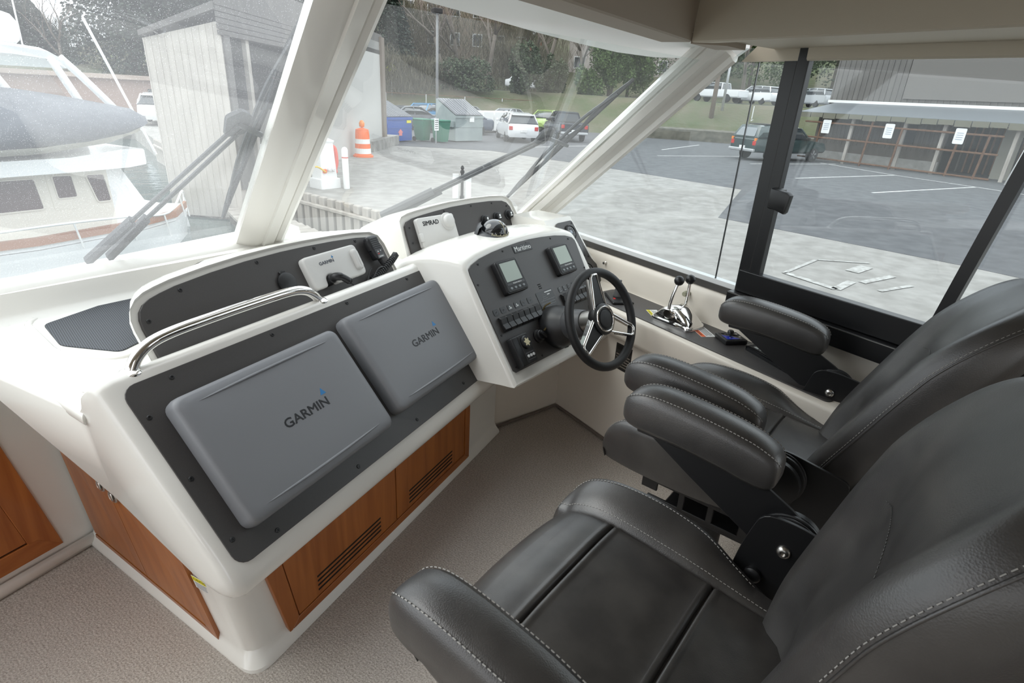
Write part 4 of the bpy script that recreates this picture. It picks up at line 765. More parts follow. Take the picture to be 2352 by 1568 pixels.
# ================================================================== helm chairs
def stitches(path, step=0.009, r=0.0011, ln=0.0055, lift=None):
    P = [Vector(p) for p in path]; g = G(); acc = 0.0; nxt = 0.0
    for i in range(len(P) - 1):
        d = P[i + 1] - P[i]; L = d.length
        if L < 1e-7: continue
        t = d / L
        while nxt <= acc + L:
            c = P[i] + t * (nxt - acc); a = c - t * ln / 2; b = c + t * ln / 2
            s1 = t.cross(K); s1 = s1.normalized() if s1.length > 1e-4 else Vector((1, 0, 0)); s2 = s1.cross(t).normalized()
            g._add([a + s1 * r, a + s2 * r, a - s1 * r, a - s2 * r, b + s1 * r, b + s2 * r, b - s1 * r, b - s2 * r], [(0, 1, 5, 4), (1, 2, 6, 5), (2, 3, 7, 6), (3, 0, 4, 7)])
            nxt += step
        acc += L
    return g
def make_chair(label):
    ch = thing('helm_chair', label, 'chair', (0, 0, 0), 0, 'two helm chairs')
    # --- pedestal
    g = G(); g.lathe([(0.155, 0.0), (0.155, 0.012), (0.14, 0.022), (0.07, 0.03), (0.055, 0.05), (0.05, 0.20), (0.05, 0.34)], None, 32); g.obj('pedestal', powder, ch, smooth=45)
    g = G(); g.box(-0.135, 0.135, -0.20, 0.19, 0.425, 0.44, None, 0.004, 1); g.box(-0.12, 0.12, -0.12, 0.12, 0.33, 0.35, None, 0.004, 1); g.obj('slide_plate', powder, ch)
    for s in (-1, 1):
        g = G(); x = s * 0.115
        fr = [(0.205, 0.41), (0.205, 0.385), (0.12, 0.335), (-0.14, 0.335), (-0.18, 0.365), (-0.18, 0.41)]
        for (y0, y1, z0, z1) in ((0.15, 0.205, 0.375, 0.41), (0.055, 0.075, 0.34, 0.41), (-0.04, -0.02, 0.34, 0.41), (-0.18, -0.12, 0.345, 0.41), (-0.16, 0.18, 0.33, 0.352), (-0.18, 0.205, 0.405, 0.426)):
            g.box(x - 0.005, x + 0.005, y0, y1, z0, z1, None, 0.002, 1)
        g.obj('slide_bracket', powder, ch)
        g = G(); g.box(s * 0.125 - 0.014, s * 0.125 + 0.014, -0.22, 0.22, 0.44, 0.493, None, 0.004, 1); g.obj('slide_rail', powder, ch)
    # --- seat pan and centre cushion
    g = G(); g.box(-0.22, 0.22, -0.26, 0.20, 0.492, 0.535, None, 0.015, 2); g.obj('seat_pan', powder, ch)
    yz = smooth_path([(0, -0.31, 0.628), (0, -0.22, 0.634), (0, -0.12, 0.643), (0, -0.02, 0.652), (0, 0.08, 0.660), (0, 0.15, 0.662), (0, 0.20, 0.654), (0, 0.245, 0.632), (0, 0.272, 0.598), (0, 0.278, 0.565), (0, 0.266, 0.54)], 9)
    fine = []
    for a_, b_ in zip(yz, yz[1:]):
        n_ = 8 if any(abs((a_.y + b_.y) / 2 - yg) < 0.022 for yg in (0.122, -0.115)) and a_.z > 0.6 else 1
        fine += [a_.lerp(b_, k_ / n_) for k_ in range(n_)]
    yz = fine + [yz[-1]]
    NX = 28; rows = []
    for p in yz:
        row = []
        for i in range(NX + 1):
            x = -0.196 + 0.392 * i / NX; e = abs(x) / 0.196
            crown = 0.010 * (1 - e ** 4) - 0.010 * max(0, e - 0.93) / 0.07
            gr = 0
            for yg in (0.122, -0.115):
                gr += 0.009 * math.exp(-((p.y - yg) / 0.0028) ** 2) if p.z > 0.6 else 0
                gr -= 0.0024 * math.exp(-((abs(p.y - yg) - 0.011) / 0.007) ** 2) if p.z > 0.6 else 0
            row.append((x, p.y + (0.012 * (1 - e * e) if p.z < 0.65 and p.y > 0.2 else 0), p.z + crown - gr))
        rows.append(row)
    # finer rows near the grooves
    g = G(); g.loft(rows, None, caps=False, closed=False); g.obj('seat_cushion', leatherf, ch, smooth=True)
    # --- side bolsters, crest dips towards the back
    def crest(y):
        K_ = [(-0.30, 0.612, 0.245), (-0.22, 0.625, 0.255), (-0.14, 0.652, 0.272), (-0.06, 0.684, 0.290), (0.02, 0.698, 0.298), (0.10, 0.702, 0.300), (0.18, 0.697, 0.298), (0.235, 0.680, 0.292), (0.268, 0.650, 0.286), (0.286, 0.612, 0.278), (0.282, 0.575, 0.268)]
        return K_
    for s in (-1, 1):
        CK = smooth_path([(c[2], c[0], c[1]) for c in crest(0)], 5); rings = []; st_o = []; st_i = []
        for p in CK:
            base_in = 0.652 + 0.05 * min(0, p.y + 0.02) if p.y < 0.15 else None
            # inner seam height follows the centre cushion
            yy = min(yz, key=lambda q: abs(q.y - p.y) + (abs(q.z - p.z) if p.y > 0.2 else 0)); zi = yy.z - 0.002
            if p.y > 0.24: zi = min(zi, p.z - 0.012)
            zb = min(0.53, zi - 0.02)
            ring = [(0.19, zb), (0.191, zi - 0.006), (0.197, zi + 0.003), (0.215, zi + 0.35 * (p.z - zi) + 0.006), (0.245, zi + 0.72 * (p.z - zi) + 0.006), (p.x - 0.018, p.z), (p.x - 0.006, p.z + 0.001), (p.x + 0.002, p.z - 0.006), (p.x + 0.006, p.z - 0.03), (p.x + 0.002, min(0.585, p.z - 0.045)), (p.x - 0.02, zb)]
            rings.append([(s * x, p.y, z) for x, z in ring]); st_o.append((s * (p.x - 0.014), p.y, p.z + 0.0014)); st_i.append((s * 0.206, p.y, zi + 0.003 + 0.5 * (0.35 * (p.z - zi) + 0.003) + 0.0010))
        g = G(); g.loft(rings); b_ = g.obj('seat_bolster', leather, ch, smooth=55)
        g = stitches(st_o); g.obj('stitching', thread, b_); g = stitches(st_i[:-6], 0.0085, 0.0009); g.obj('stitching', thread, b_)
    # --- armrests
    for s in (-1, 1):
        arm = bpy.data.objects.new('armrest', None); COL.objects.link(arm); arm.parent = ch; THINGM[arm.name] = THINGM[ch.name].copy(); arm.empty_display_size = 0.05
        cx = s * 0.352; secs = []; st = {1: [], -1: []}; seams = []
        spine = [(-0.170, 0.860, 0.30, 0.020), (-0.164, 0.862, 0.62, 0.032), (-0.145, 0.865, 0.86, 0.040), (-0.10, 0.874, 1.0, 0.044), (-0.04, 0.884, 1.0, 0.047), (0.05, 0.893, 1.0, 0.048), (0.12, 0.896, 1.0, 0.048), (0.17, 0.894, 0.94, 0.046), (0.203, 0.889, 0.76, 0.040), (0.220, 0.884, 0.46, 0.028), (0.224, 0.882, 0.18, 0.012)]
        SP = smooth_path([(k[3], k[0] * 0.92, k[1]) for k in spine], 4); SC = smooth_path([(k[2], 0, 0) for k in spine], 4)
        for p, q in zip(SP, SC):
            w_, k = max(p.x, 0.003), max(0.08, min(1, q.x)); top = 0.054 * k; bot = 0.048 * k
            ring = [(-w_ * 0.80, -bot), (-w_ * 0.97, -bot * 0.75), (-w_ * 1.04, 0.0), (-w_ * 1.0, top * 0.45), (-w_ * 0.90, top * 0.76), (-w_ * 0.62, top * 0.95), (0, top), (w_ * 0.62, top * 0.95), (w_ * 0.90, top * 0.76), (w_ * 1.0, top * 0.45), (w_ * 1.04, 0), (w_ * 0.97, -bot * 0.75), (w_ * 0.80, -bot)]
            secs.append([(cx + x, p.y, p.z + z) for x, z in ring])
            for e in (-1, 1): st[e].append((cx + e * w_ * 0.80, p.y, p.z + top * 0.87 + 0.0014))
        g = G(); g.loft(secs); pad = g.obj('arm_pad', leather, arm, smooth=60)
        for e in (-1, 1):
            g = stitches(st[e][3:-3], 0.0085, 0.0012); g.obj('stitching', thread, pad)
        # sloping plate under the pad, pivot discs, hinge plate
        FA = lambda x: frame((x, 0, 0), (0, 1, 0), (0, 0, 1), (1, 0, 0))
        g = G(); g.prism(round_poly([(0.150, 0.852), (0.02, 0.775), (-0.145, 0.685), (-0.21, 0.655), (-0.245, 0.655), (-0.265, 0.70), (-0.25, 0.765), (-0.20, 0.80), (-0.13, 0.835)], [0.005, 0.01, 0.03, 0.02, 0.02, 0.03, 0.03, 0.01, 0.01], 3), -0.004, 0.004, FA(s * 0.330), 0.001, 1, both=True); g.obj('arm_plate', powder, arm)
        g = G(); g.box(cx - 0.033, cx + 0.033, -0.15, 0.16, 0.838, 0.850, Matrix.Identity(4) @ T(0, 0, 0), 0.003, 1); g.obj('pad_base', powder, arm)
        for (x0, x1, r_) in ((s * 0.335, s * 0.352, 0.060), (s * 0.318, s * 0.327, 0.066), (s * 0.306, s * 0.312, 0.066)):
            g = G(); g.lathe([(r_ - 0.003, 0), (r_, 0.002), (r_, abs(x1 - x0) - 0.002), (r_ - 0.004, abs(x1 - x0))], T(x0, -0.208, 0.728) @ Ry(90 * s), 32); g.obj('pivot_disc', powder, arm, smooth=40)
        g = G(); g.prism(round_poly([(-0.115, 0.61), (-0.128, 0.70), (-0.15, 0.79), (-0.215, 0.795), (-0.36, 0.77), (-0.36, 0.62), (-0.25, 0.585), (-0.15, 0.58)], [0.02, 0.03, 0.05, 0.03, 0.02, 0.03, 0.03, 0.02], 4), -0.0045, 0.0045, FA(s * 0.297), 0.0012, 1, both=True); hp = g.obj('hinge_plate', powder, arm)
        Fb_ = T(s * 0.2925, -0.208, 0.722) @ Ry(-90 * s); g = G(); g.lathe([(0.0145, 0), (0.0145, 0.002), (0.012, 0.007), (0.007, 0.0095), (0.0055, 0.0095), (0.0055, 0.005), (0, 0.005)], Fb_, 20); g.obj('pivot_bolt', steel, hp, smooth=50)
        g = G(); g.lathe([(0.018, 0), (0.018, 0.010), (0.013, 0.014), (0, 0.014)], T(s * 0.2925, -0.165, 0.635) @ Ry(-90 * s), 20); g.obj('stop_knob', blackp, hp, smooth=50)
    # --- backrest (its own space: origin at the hinge, y up the back, z forward)
    bk = bpy.data.objects.new('backrest', None); COL.objects.link(bk); bk.parent = ch; bk.empty_display_size = 0.05
    bk.location = (0, -0.270, 0.615); bk.rotation_euler = (R(BACK), 0, 0)
    THINGM[bk.name] = THINGM[ch.name].copy()                  # build in back-local coordinates below
    def halfw(t): return 0.0
    tv = [(-0.02, 0.190, 0.045, 0.11), (0.03, 0.208, 0.052, 0.125), (0.12, 0.230, 0.058, 0.13), (0.24, 0.244, 0.052, 0.125), (0.36, 0.248, 0.044, 0.118), (0.46, 0.247, 0.034, 0.112), (0.54, 0.242, 0.026, 0.105), (0.60, 0.230, 0.018, 0.094), (0.636, 0.212, 0.010, 0.074), (0.656, 0.182, 0.004, 0.045), (0.664, 0.135, 0.0, 0.02)]
    TS = smooth_path([(a[0], a[1], a[2]) for a in tv], 5); TD = smooth_path([(a[3], 0, 0) for a in tv], 5); rings = []; se = {1: [], -1: []}; SURF = []
    for p, q in zip(TS, TD):
        t, w_, bo, d = p.x, p.y, p.z, q.x; lum = 0.020 * math.exp(-((t - 0.20) / 0.10) ** 2) + 0.012 * math.exp(-((t - 0.56) / 0.08) ** 2); back = 0.0 if t < 0.45 else -0.55 * (t - 0.45) ** 1.5
        half = [(0, lum), (0.25, lum), (0.5, lum * 0.85), (0.64, bo * 0.30 + lum * 0.6), (0.74, bo * 0.72 + 0.004), (0.84, bo + 0.003), (0.91, bo - 0.002), (0.955, bo - 0.012), (0.985, bo - 0.026), (1.0, bo - 0.042)]
        prof = [(-x * w_, t, z + back) for x, z in reversed(half[1:])] + [(x * w_, t, z + back) for x, z in half]
        SURF.append((t, w_, [(x, z + back) for x, z in half]))
        prof += [(w_ * 1.0, t, -d * 0.55 + back), (w_ * 0.93, t, -d * 0.88 + back), (w_ * 0.6, t, -d + back), (-w_ * 0.6, t, -d + back), (-w_ * 0.93, t, -d * 0.88 + back), (-w_ * 1.0, t, -d * 0.55 + back)]
        # chair coordinates: x right, y = forward(z), z = up(t)
        rings.append([(x, z, tt) for x, tt, z in prof])
        for e in (-1, 1): se[e].append((e * (w_ * 0.985 + 0.001), bo - 0.026 + back + 0.001, t))
    def front(x, t):
        i = min(range(len(SURF)), key=lambda k: abs(SURF[k][0] - t)); _, w_, hf = SURF[i]; xn = min(1.0, abs(x) / w_)
        for (x0, z0), (x1, z1) in zip(hf, hf[1:]):
            if x0 <= xn <= x1: return z0 + (z1 - z0) * (xn - x0) / (x1 - x0)
        return hf[-1][1]
    g = G(); g.loft(rings); bs = g.obj('back_cushion', leather, bk, smooth=60)
    for e in (-1, 1):
        g = stitches(se[e][4:-6], 0.0095, 0.0008, 0.0055); g.obj('stitching', thread, bk); g = G(); g.tube([(x + e * 0.0015, y - 0.006, z) for x, y, z in se[e][3:-5]], 0.0022, 5); g.obj('seam_piping', leather, bk, smooth=True)
    pts = [(x / 100, front(x / 100, 0.43 - 0.06 * (abs(x) / 20) ** 2) + 0.0016, 0.43 - 0.06 * (abs(x) / 20) ** 2) for x in range(-14, 15)]
    g = stitches(pts, 0.0085, 0.0008); g.obj('stitching', mat('dark_thread', (0.10, 0.095, 0.09), 0.7), bk)
    # rear shell with folded cover edge
    g = G(); g.loft([[(x * w_, -d * k - 0.012, t) for x, k in ((-1.01, 0.35), (-1.03, 0.75), (-0.95, 1.0), (0, 1.12), (0.95, 1.0), (1.03, 0.75), (1.01, 0.35), (0.9, 0.5), (-0.9, 0.5))] for t, w_, d in ((-0.05, 0.20, 0.11), (0.0, 0.238, 0.125), (0.12, 0.25, 0.13), (0.30, 0.254, 0.125), (0.40, 0.250, 0.12), (0.43, 0.240, 0.112))]); g.obj('back_shell', leather, bk, smooth=45)
    g = G(); g.box(-0.27, 0.27, -0.11, -0.05, -0.03, 0.03, None, 0.01, 2); g.obj('back_bar', powder, bk)
    return ch
BACK = 10
chair1 = make_chair('dark leather helm chair in the foreground, nearest the camera')
chair1.location = (0.663, 0.516, 0); chair1.rotation_euler = (0, 0, R(17))
chair2 = copy_tree(chair1, (1.465, 0.850, 0), 17, 'dark leather helm chair farther away, beside the starboard window')
for ch in chair2.children:
    if ch.name.startswith('backrest'): ch.rotation_euler = (R(20), 0, 0)
for ch in chair1.children:
    if ch.name.startswith('armrest') and min(v.co.x for q in ch.children if q.name.startswith('arm_pad') for v in q.data.vertices) < 0: ch.location = (-0.02, -0.01, -0.03)
# ================================================================== outside: quay, water, buildings, vehicles, trees
GZ = -0.75
conc = mat('quay_concrete', (0.235, 0.226, 0.21), 0.85, noise=(3.2, (0.325, 0.316, 0.298), 13, (1, 1, 1)), bump=(40, 0.2, 0.004, 'noise'))
asph = mat('asphalt', (0.078, 0.080, 0.086), 0.85, noise=(2.6, (0.112, 0.115, 0.122), 10, (1, 1, 1)), bump=(120, 0.3, 0.003, 'noise'))
paint = mat('road_paint', (0.72, 0.72, 0.70), 0.7, noise=(7, (0.45, 0.45, 0.44), 6, (1, 1, 1)))
moss = mat('grass_bank', (0.065, 0.085, 0.030), 0.95, noise=(0.35, (0.13, 0.115, 0.075), 9, (1, 1, 1)), bump=(3, 0.6, 0.15, 'noise'))
wood_g = mat('weathered_wood', (0.30, 0.275, 0.245), 0.85, noise=(5, (0.42, 0.39, 0.355), 7, (1, 1, 0.2)))
wood_d = mat('dark_piles', (0.060, 0.055, 0.050), 0.85, noise=(8, (0.12, 0.11, 0.10), 5, (1, 1, 0.2)))
siding = mat('grey_siding', (0.125, 0.118, 0.112), 0.8, noise=(3, (0.155, 0.147, 0.138), 6, (1, 1, 0.2)))
rust = mat('rusty_steel', (0.105, 0.050, 0.027), 0.8, noise=(9, (0.16, 0.085, 0.050), 5, (1, 1, 1)))
shade = mat('dark_interior', (0.022, 0.021, 0.020), 0.8)  # near-black, for black parts and for shade painted inside openings
tyre = mat('tyre', (0.018, 0.018, 0.019), 0.8)
alloy = mat('alloy', (0.50, 0.51, 0.52), 0.35, metal=0.6)
cglass = mat('car_glass', (0.035, 0.042, 0.048), 0.06, coat=0.7)
tail = mat('tail_lamp', (0.50, 0.02, 0.015), 0.25)
amber = mat('amber_lamp', (0.75, 0.22, 0.02), 0.3)
plastw = mat('white_plastic', (0.80, 0.80, 0.79), 0.4)
boatw = mat('boat_white', (0.84, 0.85, 0.85), 0.3, coat=0.3)
boatc = mat('boat_cream', (0.70, 0.66, 0.58), 0.45)
# ---- ground
edge_q = [(3.0, -30), (3.1, 2.0), (3.6, 7.0), (4.30, 10.8), (3.35, 14.2), (2.75, 15.2), (1.75, 26.5), (1.4, 36)]
g = G(); g.prism(edge_q + [(-45, 40), (-45, 75), (75, 75), (75, -30)][::1], GZ - 0.9, GZ); struct(g.obj('ground_quay', conc))
g = G(); g.prism([(3, 33), (7, 29), (10.4, 25.4), (14.5, 22.8), (15.7, 16.7), (16.4, 11.0), (11.4, 8.1), (12.1, 3.45), (13, -28), (74, -28), (74, 74), (3, 74)], GZ - 0.02, GZ + 0.006); struct(g.obj('ground_asphalt', asph))
g = G(); g.quad((-90, -60, -1.45), (4, -60, -1.45), (4, 90, -1.45), (-90, 90, -1.45))
water = mat('harbour_water', (0.045, 0.085, 0.080), 0.08, bump=((1.5, 1.5, 1), 0.25, 0.12, 'noise')); wt = g.obj('harbour_water', water); tag(wt, 'dark teal harbour water beside the dock', 'water', kind='stuff')
def strip(a, b, w_, nm='parking_line', lab=None):
    a = Vector((*a, GZ + 0.010)); b = Vector((*b, GZ + 0.010)); d = (b - a).normalized(); s_ = Vector((-d.y, d.x, 0)) * w_ / 2
    g = G(); g.quad(a + s_, b + s_, b - s_, a - s_); o = g.obj(nm, paint); o['kind'] = 'structure'; return o
worn = mat('worn_paint', (0.28, 0.27, 0.255), 0.85, noise=(11, (0.50, 0.50, 0.48), 8, (1, 1, 1)))
for a, b in (((21.8, 12.4), (29.0, 11.9)), ((20.9, 9.13), (28.2, 8.6)), ((25.0, 16.6), (31.0, 15.7)), ((30.6, 16.3), (28.9, 11.9)), ((28.9, 11.9), (28.2, 8.6)), ((28.2, 8.6), (26.5, 3.0)), ((17.9, 24.4), (22.6, 25.2)), ((33, 26), (26, 23)), ((22.6, 20.2), (28.6, 19.4))): strip(a, b, 0.11)
for a, b, w_ in (((8.4, 4.6), (9.8, 4.85), 0.05), ((9.8, 4.85), (10.5, 4.3), 0.05), ((8.45, 4.6), (8.35, 3.75), 0.10), ((8.35, 3.75), (9.0, 3.85), 0.10), ((9.6, 4.15), (10.2, 4.2), 0.16), ((9.1, 3.75), (10.0, 3.7), 0.09), ((8.9, 3.4), (9.7, 3.3), 0.06)): strip(a, b, w_ * 1.3, 'paint_mark').data.materials[0] = worn
# ---- terraced hillside
def terrain(r, az):
    def s01(t): t = max(0, min(1, t)); return t * t * (3 - 2 * t)
    h = GZ - 0.05 + 2.85 * s01((r - 48) / 8) + 8.5 * s01((r - 66) / 34) * (0.15 + 0.85 * s01((R(93) - az) / R(12)))
    return h + (0.25 * mnoise.noise(Vector((r * 0.2, az * 9, 0))) if 47 < r < 57 or r > 66 else 0)
NA, NR = 70, 44; vs = []; fs = []
for j in range(NR + 1):
    r_ = 46 + (150 - 46) * (j / NR) ** 1.5
    for i in range(NA + 1):
        a = R(-5 + 135 * i / NA); vs.append((r_ * math.cos(a), r_ * math.sin(a), terrain(r_, a)))
for j in range(NR):
    for i in range(NA): fs.append((j * (NA + 1) + i, j * (NA + 1) + i + 1, (j + 1) * (NA + 1) + i + 1, (j + 1) * (NA + 1) + i))
g = G(); g._add(vs, fs); struct(g.obj('ground_hill', moss, smooth=True))
g = G(); g.loft([[(r_ * math.cos(R(a)), r_ * math.sin(R(a)), terrain(57, R(a)) + dz) for r_, dz in ((56.8, 0.02), (63.5, 0.05), (63.5, -0.2), (56.8, -0.2))] for a in range(5, 90, 3)]); struct(g.obj('ground_street', asph))
# low mossy retaining wall on the right
g = G()
g.loft([[(r_ * math.cos(R(a)), r_ * math.sin(R(a)), z) for r_, z in ((46.5, GZ), (46.6, GZ + 0.75), (47.3, GZ + 0.85), (47.6, GZ))] for a in range(24, 46, 2)]); struct(g.obj('wall_retaining', mat('mossy_stone', (0.085, 0.080, 0.062), 0.9, noise=(2.5, (0.15, 0.14, 0.11), 7, (1, 1, 1)))))
# ---- seawall of vertical piles
sw = thing('wall_seawall', None, None, (3.4, 13.5, GZ)); sw['kind'] = 'structure'
def along(pts, step):
    P = [Vector((*p, 0)) for p in pts]; out = []; acc = 0; nxt = 0
    for a, b in zip(P, P[1:]):
        L = (b - a).length; t = (b - a) / L
        while nxt <= acc + L: out.append((a + t * (nxt - acc), t)); nxt += step
        acc += L
    return out
me_pile = None
for k, (p, t) in enumerate(along([(4.36, 9.6), (4.20, 10.9), (3.25, 14.1), (2.65, 15.0), (1.66, 26.4)], 0.30)):
    M = frame((p.x, p.y, 0), t, Vector((-t.y, t.x, 0)), K)
    if me_pile is None:
        g = G(); g.box(-0.10, 0.10, -0.06, 0.06, -0.85, 0.10, None, 0.012, 1); o = g.obj('pile', wood_g, sw); me_pile = o.data
        for v in me_pile.vertices: pass
        inv = THINGM[sw.name].inverted(); me_pile.transform(THINGM[sw.name]); o.matrix_local = inv @ T(0, 0, GZ) @ M
    else:
        o = bpy.data.objects.new('pile', me_pile); COL.objects.link(o); o.parent = sw; o.matrix_local = inv @ T(0, 0, GZ) @ M
g = G()
P = [(4.42, 9.6), (4.28, 10.9), (3.33, 14.15), (2.72, 15.05), (1.74, 26.4)]
g.loft([[(x - 0.02, y, GZ - 0.9), (x - 0.02, y, GZ + 0.02), (x + 0.1, y, GZ + 0.02), (x + 0.1, y, GZ - 0.9)] for x, y in P]); g.obj('sheet_backing', wood_d, sw)
g = G(); g.tube([(x - 0.14, y, GZ - 0.12) for x, y in P], 0.05, 6); g.obj('waler', wood_g, sw)
# ---- floating dock
dk = thing('floating_dock', 'weathered timber dock running along the seawall piles', 'dock', (1.9, 15, -1.45))
for i in range(22):
    y = 8.0 + 0.30 * i; x0, x1 = (2.05, 3.55 - 0.16 * (y - 10)) 
    g = G(); g.box(x0, x1, y, y + 0.28, -1.22, -1.16); g.obj('plank', wood_g, dk)
g = G(); g.box(2.1, 2.5, 8.0, 14.4, -1.5, -1.22); g.obj('float', wood_d, dk)
# ---- boathouse on the left
A_ = Vector((2.42, 14.46, 0)); B_ = Vector((1.10, 15.48, 0)); C_ = Vector((10.36, 25.08, 0)); BM = B_ + (C_ - A_)
bh = thing('boathouse', 'grey boarded boathouse with a big dark opening, left of the centre pillar', 'building', (2.4, 14.5, GZ))
g = G(); g.loft([[A_ + K * -1.4, A_ + K * 2.66, B_ + K * 2.27, B_ + K * -1.4], [A_ + (C_ - A_) * 0.02 + K * -1.4, A_ + (C_ - A_) * 0.02 + K * 2.66, B_ + (C_ - A_) * 0.02 + K * 2.27, B_ + (C_ - A_) * 0.02 + K * -1.4]]); g.obj('end_wall', mat('pale_boards', (0.46, 0.425, 0.385), 0.85, noise=(9, (0.53, 0.49, 0.445), 5, (1, 1, 0.15))), bh)
nb_ = 11
for i in range(nb_ + 1):
    P = A_.lerp(B_, i / nb_); d = (B_ - A_).normalized(); n_ = Vector((d.y, -d.x, 0)); n_ = n_ if n_.dot(-A_) > 0 else -n_
    zt = 2.66 + (2.27 - 2.66) * i / nb_; g = G(); g.loft([[P + d * e + n_ * o + K * z for e, o in ((-0.012, 0), (-0.012, 0.012), (0.012, 0.012), (0.012, 0))] for z in (-1.35, zt)]); g.obj('batten', 'pale_boards', bh)
dR = (C_ - A_).normalized(); nR = Vector((dR.y, -dR.x, 0)); LR = (C_ - A_).length
def bhw(name, s0, s1, z0, z1, o0, o1, m):
    g = G(); g.loft([[A_ + dR * s + nR * o + K * z for o, z in ((o0, z0), (o1, z0), (o1, z1), (o0, z1))] for s in (s0, s1)]); return g.obj(name, m, bh)
for i in range(6): bhw('fascia_board', -0.1, 5.2, 2.50 + 0.11 * i - 0.1, 2.595 + 0.11 * i - 0.1, 0.0, 0.05 - 0.006 * i, siding)
bhw('door_head', 0.15, LR, 2.9, 3.6, -0.05, 0.0, siding); bhw('bay_shade', 0.3, 5.3, -0.75, 2.42, -0.5, -0.4, shade); bhw('bay_lower', 0.3, 5.3, -0.75, 0.9, -0.40, -0.2, siding); bhw('bay_side', 0.05, 0.30, -0.75, 2.42, -0.2, 0.05, siding)  # dark sheet behind the opening stands in for the shade inside the bay
bhw('bay_post', 1.1, 1.25, -0.75, 2.42, -0.1, 0.0, wood_g); bhw('side_wall', 5.2, LR - 0.3, -0.75, 3.3, -0.1, 0.0, mat('pale_metal_wall', (0.50, 0.495, 0.475), 0.6)); bhw('corner_post', LR - 0.45, LR, -0.75, 3.5, -0.3, 0.1, mat('brown_post', (0.20, 0.165, 0.135), 0.8))
bhw('plinth', LR - 3.2, LR + 1.2, -0.75, -0.35, -0.2, 0.35, conc)
g = G(); g.loft([[A_ + dR * s + K * 3.0, B_ + dR * s + K * 2.4, B_ + dR * s + K * 2.3, A_ + dR * s + K * 2.85] for s in (-0.15, LR + 0.3)]); g.obj('roof', siding, bh)
g = G(); g.box(6.6, 7.1, -0.02, 0.02, 0.9, 1.8, frame(A_, dR, -nR, K), 0.1, 2); g.obj('window', shade, bh)
# ---- neighbouring motor yacht (own frame: x along its side towards the bow, y away, z up)
YM = frame((-1.334, 11.338, 0), (0.875, 0.484, 0), (-0.484, 0.875, 0), K)
ya = thing('motor_yacht', 'white cabin cruiser moored on the port side, seen through the left pane', 'boat', (0.2, 12.2, -1.45))
def yl(name, rings, m, smooth=None, parent=ya, caps=True): g = G(); g.loft([[YM @ Vector(p) for p in r] for r in rings], caps=caps); return g.obj(name, m, parent, smooth=smooth)
hullst = [(-3.0, 0.0, 3.2, -1.5), (0.0, -0.55, 3.0, -1.5), (1.5, -0.45, 2.8, -1.5), (2.5, -0.1, 2.5, -1.5), (3.2, 0.6, 2.0, -1.5), (3.65, 1.25, 1.35, -1.5)]
yl('hull', [[(x, a, -0.96), (x, a + 0.12, -1.5), (x, b - 0.12, -1.5), (x, b, -0.96)] for x, a, b, _ in hullst], boatw, 40)
yl('deck', [[(x, a + 0.02, -0.95), (x, a + 0.02, -0.90), (x, b - 0.02, -0.90), (x, b - 0.02, -0.95)] for x, a, b, _ in hullst[:-1]], boatw)
yl('toe_rail', [[(x, a - 0.03, -0.88), (x, a - 0.03, -0.76), (x, a + 0.05, -0.76), (x, a + 0.05, -0.88)] for x, a, b, _ in hullst[:-1]], mat('varnished_rail', (0.33, 0.13, 0.055), 0.4))
cab = yl('cabin', [[(x0, 0.0, -0.9), (x0, 2.4, -0.9), (x0, 2.4, 0.12), (x0, 0.0, 0.12)] for x0 in (-3.0, 1.48)] , boatc)
yl('cabin_front', [[(1.48, 0.0, -0.9), (1.48, 2.4, -0.9), (1.48, 2.4, 0.12), (1.48, 0.0, 0.12)], [(2.35, 0.25, -0.9), (2.35, 2.15, -0.9), (1.75, 2.3, 0.10), (1.75, 0.1, 0.10)]], boatw)
browng = mat('curtained_glass', (0.075, 0.045, 0.040), 0.2, coat=0.4)
for pts in ([(-0.75, 0.02), (0.40, 0.0), (0.44, -0.47), (-0.75, -0.45)], [(0.64, 0.02), (0.93, 0.01), (0.95, -0.34), (0.66, -0.34)], [(1.13, 0.0), (1.42, -0.01), (1.46, -0.46), (1.24, -0.46)]):
    g = G(); g.prism(round_poly(pts, 0.04, 3), 0.0, 0.012, YM @ frame((0, -0.012, 0), (1, 0, 0), (0, 0, 1), (0, 1, 0)), 0); wd = g.obj('window', browng, ya)
    g = G(); pp_ = round_poly(pts, 0.04, 3); g.tube([YM @ Vector((x, -0.014, z)) for x, z in pp_], 0.012, 5, True); g.obj('window_trim', boatc, wd)
g = G(); g.prism(round_poly([(0.56, 0.06), (1.04, 0.06), (1.06, -0.51), (0.58, -0.51)], 0.03, 2), 0, 0.008, YM @ frame((0, -0.008, 0), (1, 0, 0), (0, 0, 1), (0, 1, 0))); g.obj('side_door', boatc, ya)
yl('upper_deck', [[(x, a, 0.10), (x, a, 0.30 + e), (x, 2.7, 0.30 + e), (x, 2.7, 0.10)] for x, a, e in ((-3.2, -0.35, 0), (0.8, -0.38, 0.02), (1.7, -0.30, 0.10), (2.15, -0.05, 0.06), (2.32, 0.2, 0.0))], boatw, 40)
yl('flybridge', [[(x, 0.5, 0.3), (x, 0.5, 1.05), (x, 2.4, 1.05), (x, 2.4, 0.3)] for x in (-3.0, 1.55)], boatw)
yl('hardtop', [[(x, 0.35, z - 0.16), (x, 0.32, z - 0.05), (x, 0.55, z), (x, 2.3, z), (x, 2.5, z - 0.05), (x, 2.45, z - 0.16)] for x, z in ((-3.0, 1.90), (0.7, 1.90), (1.2, 1.86), (1.42, 1.74))], boatw, 40)
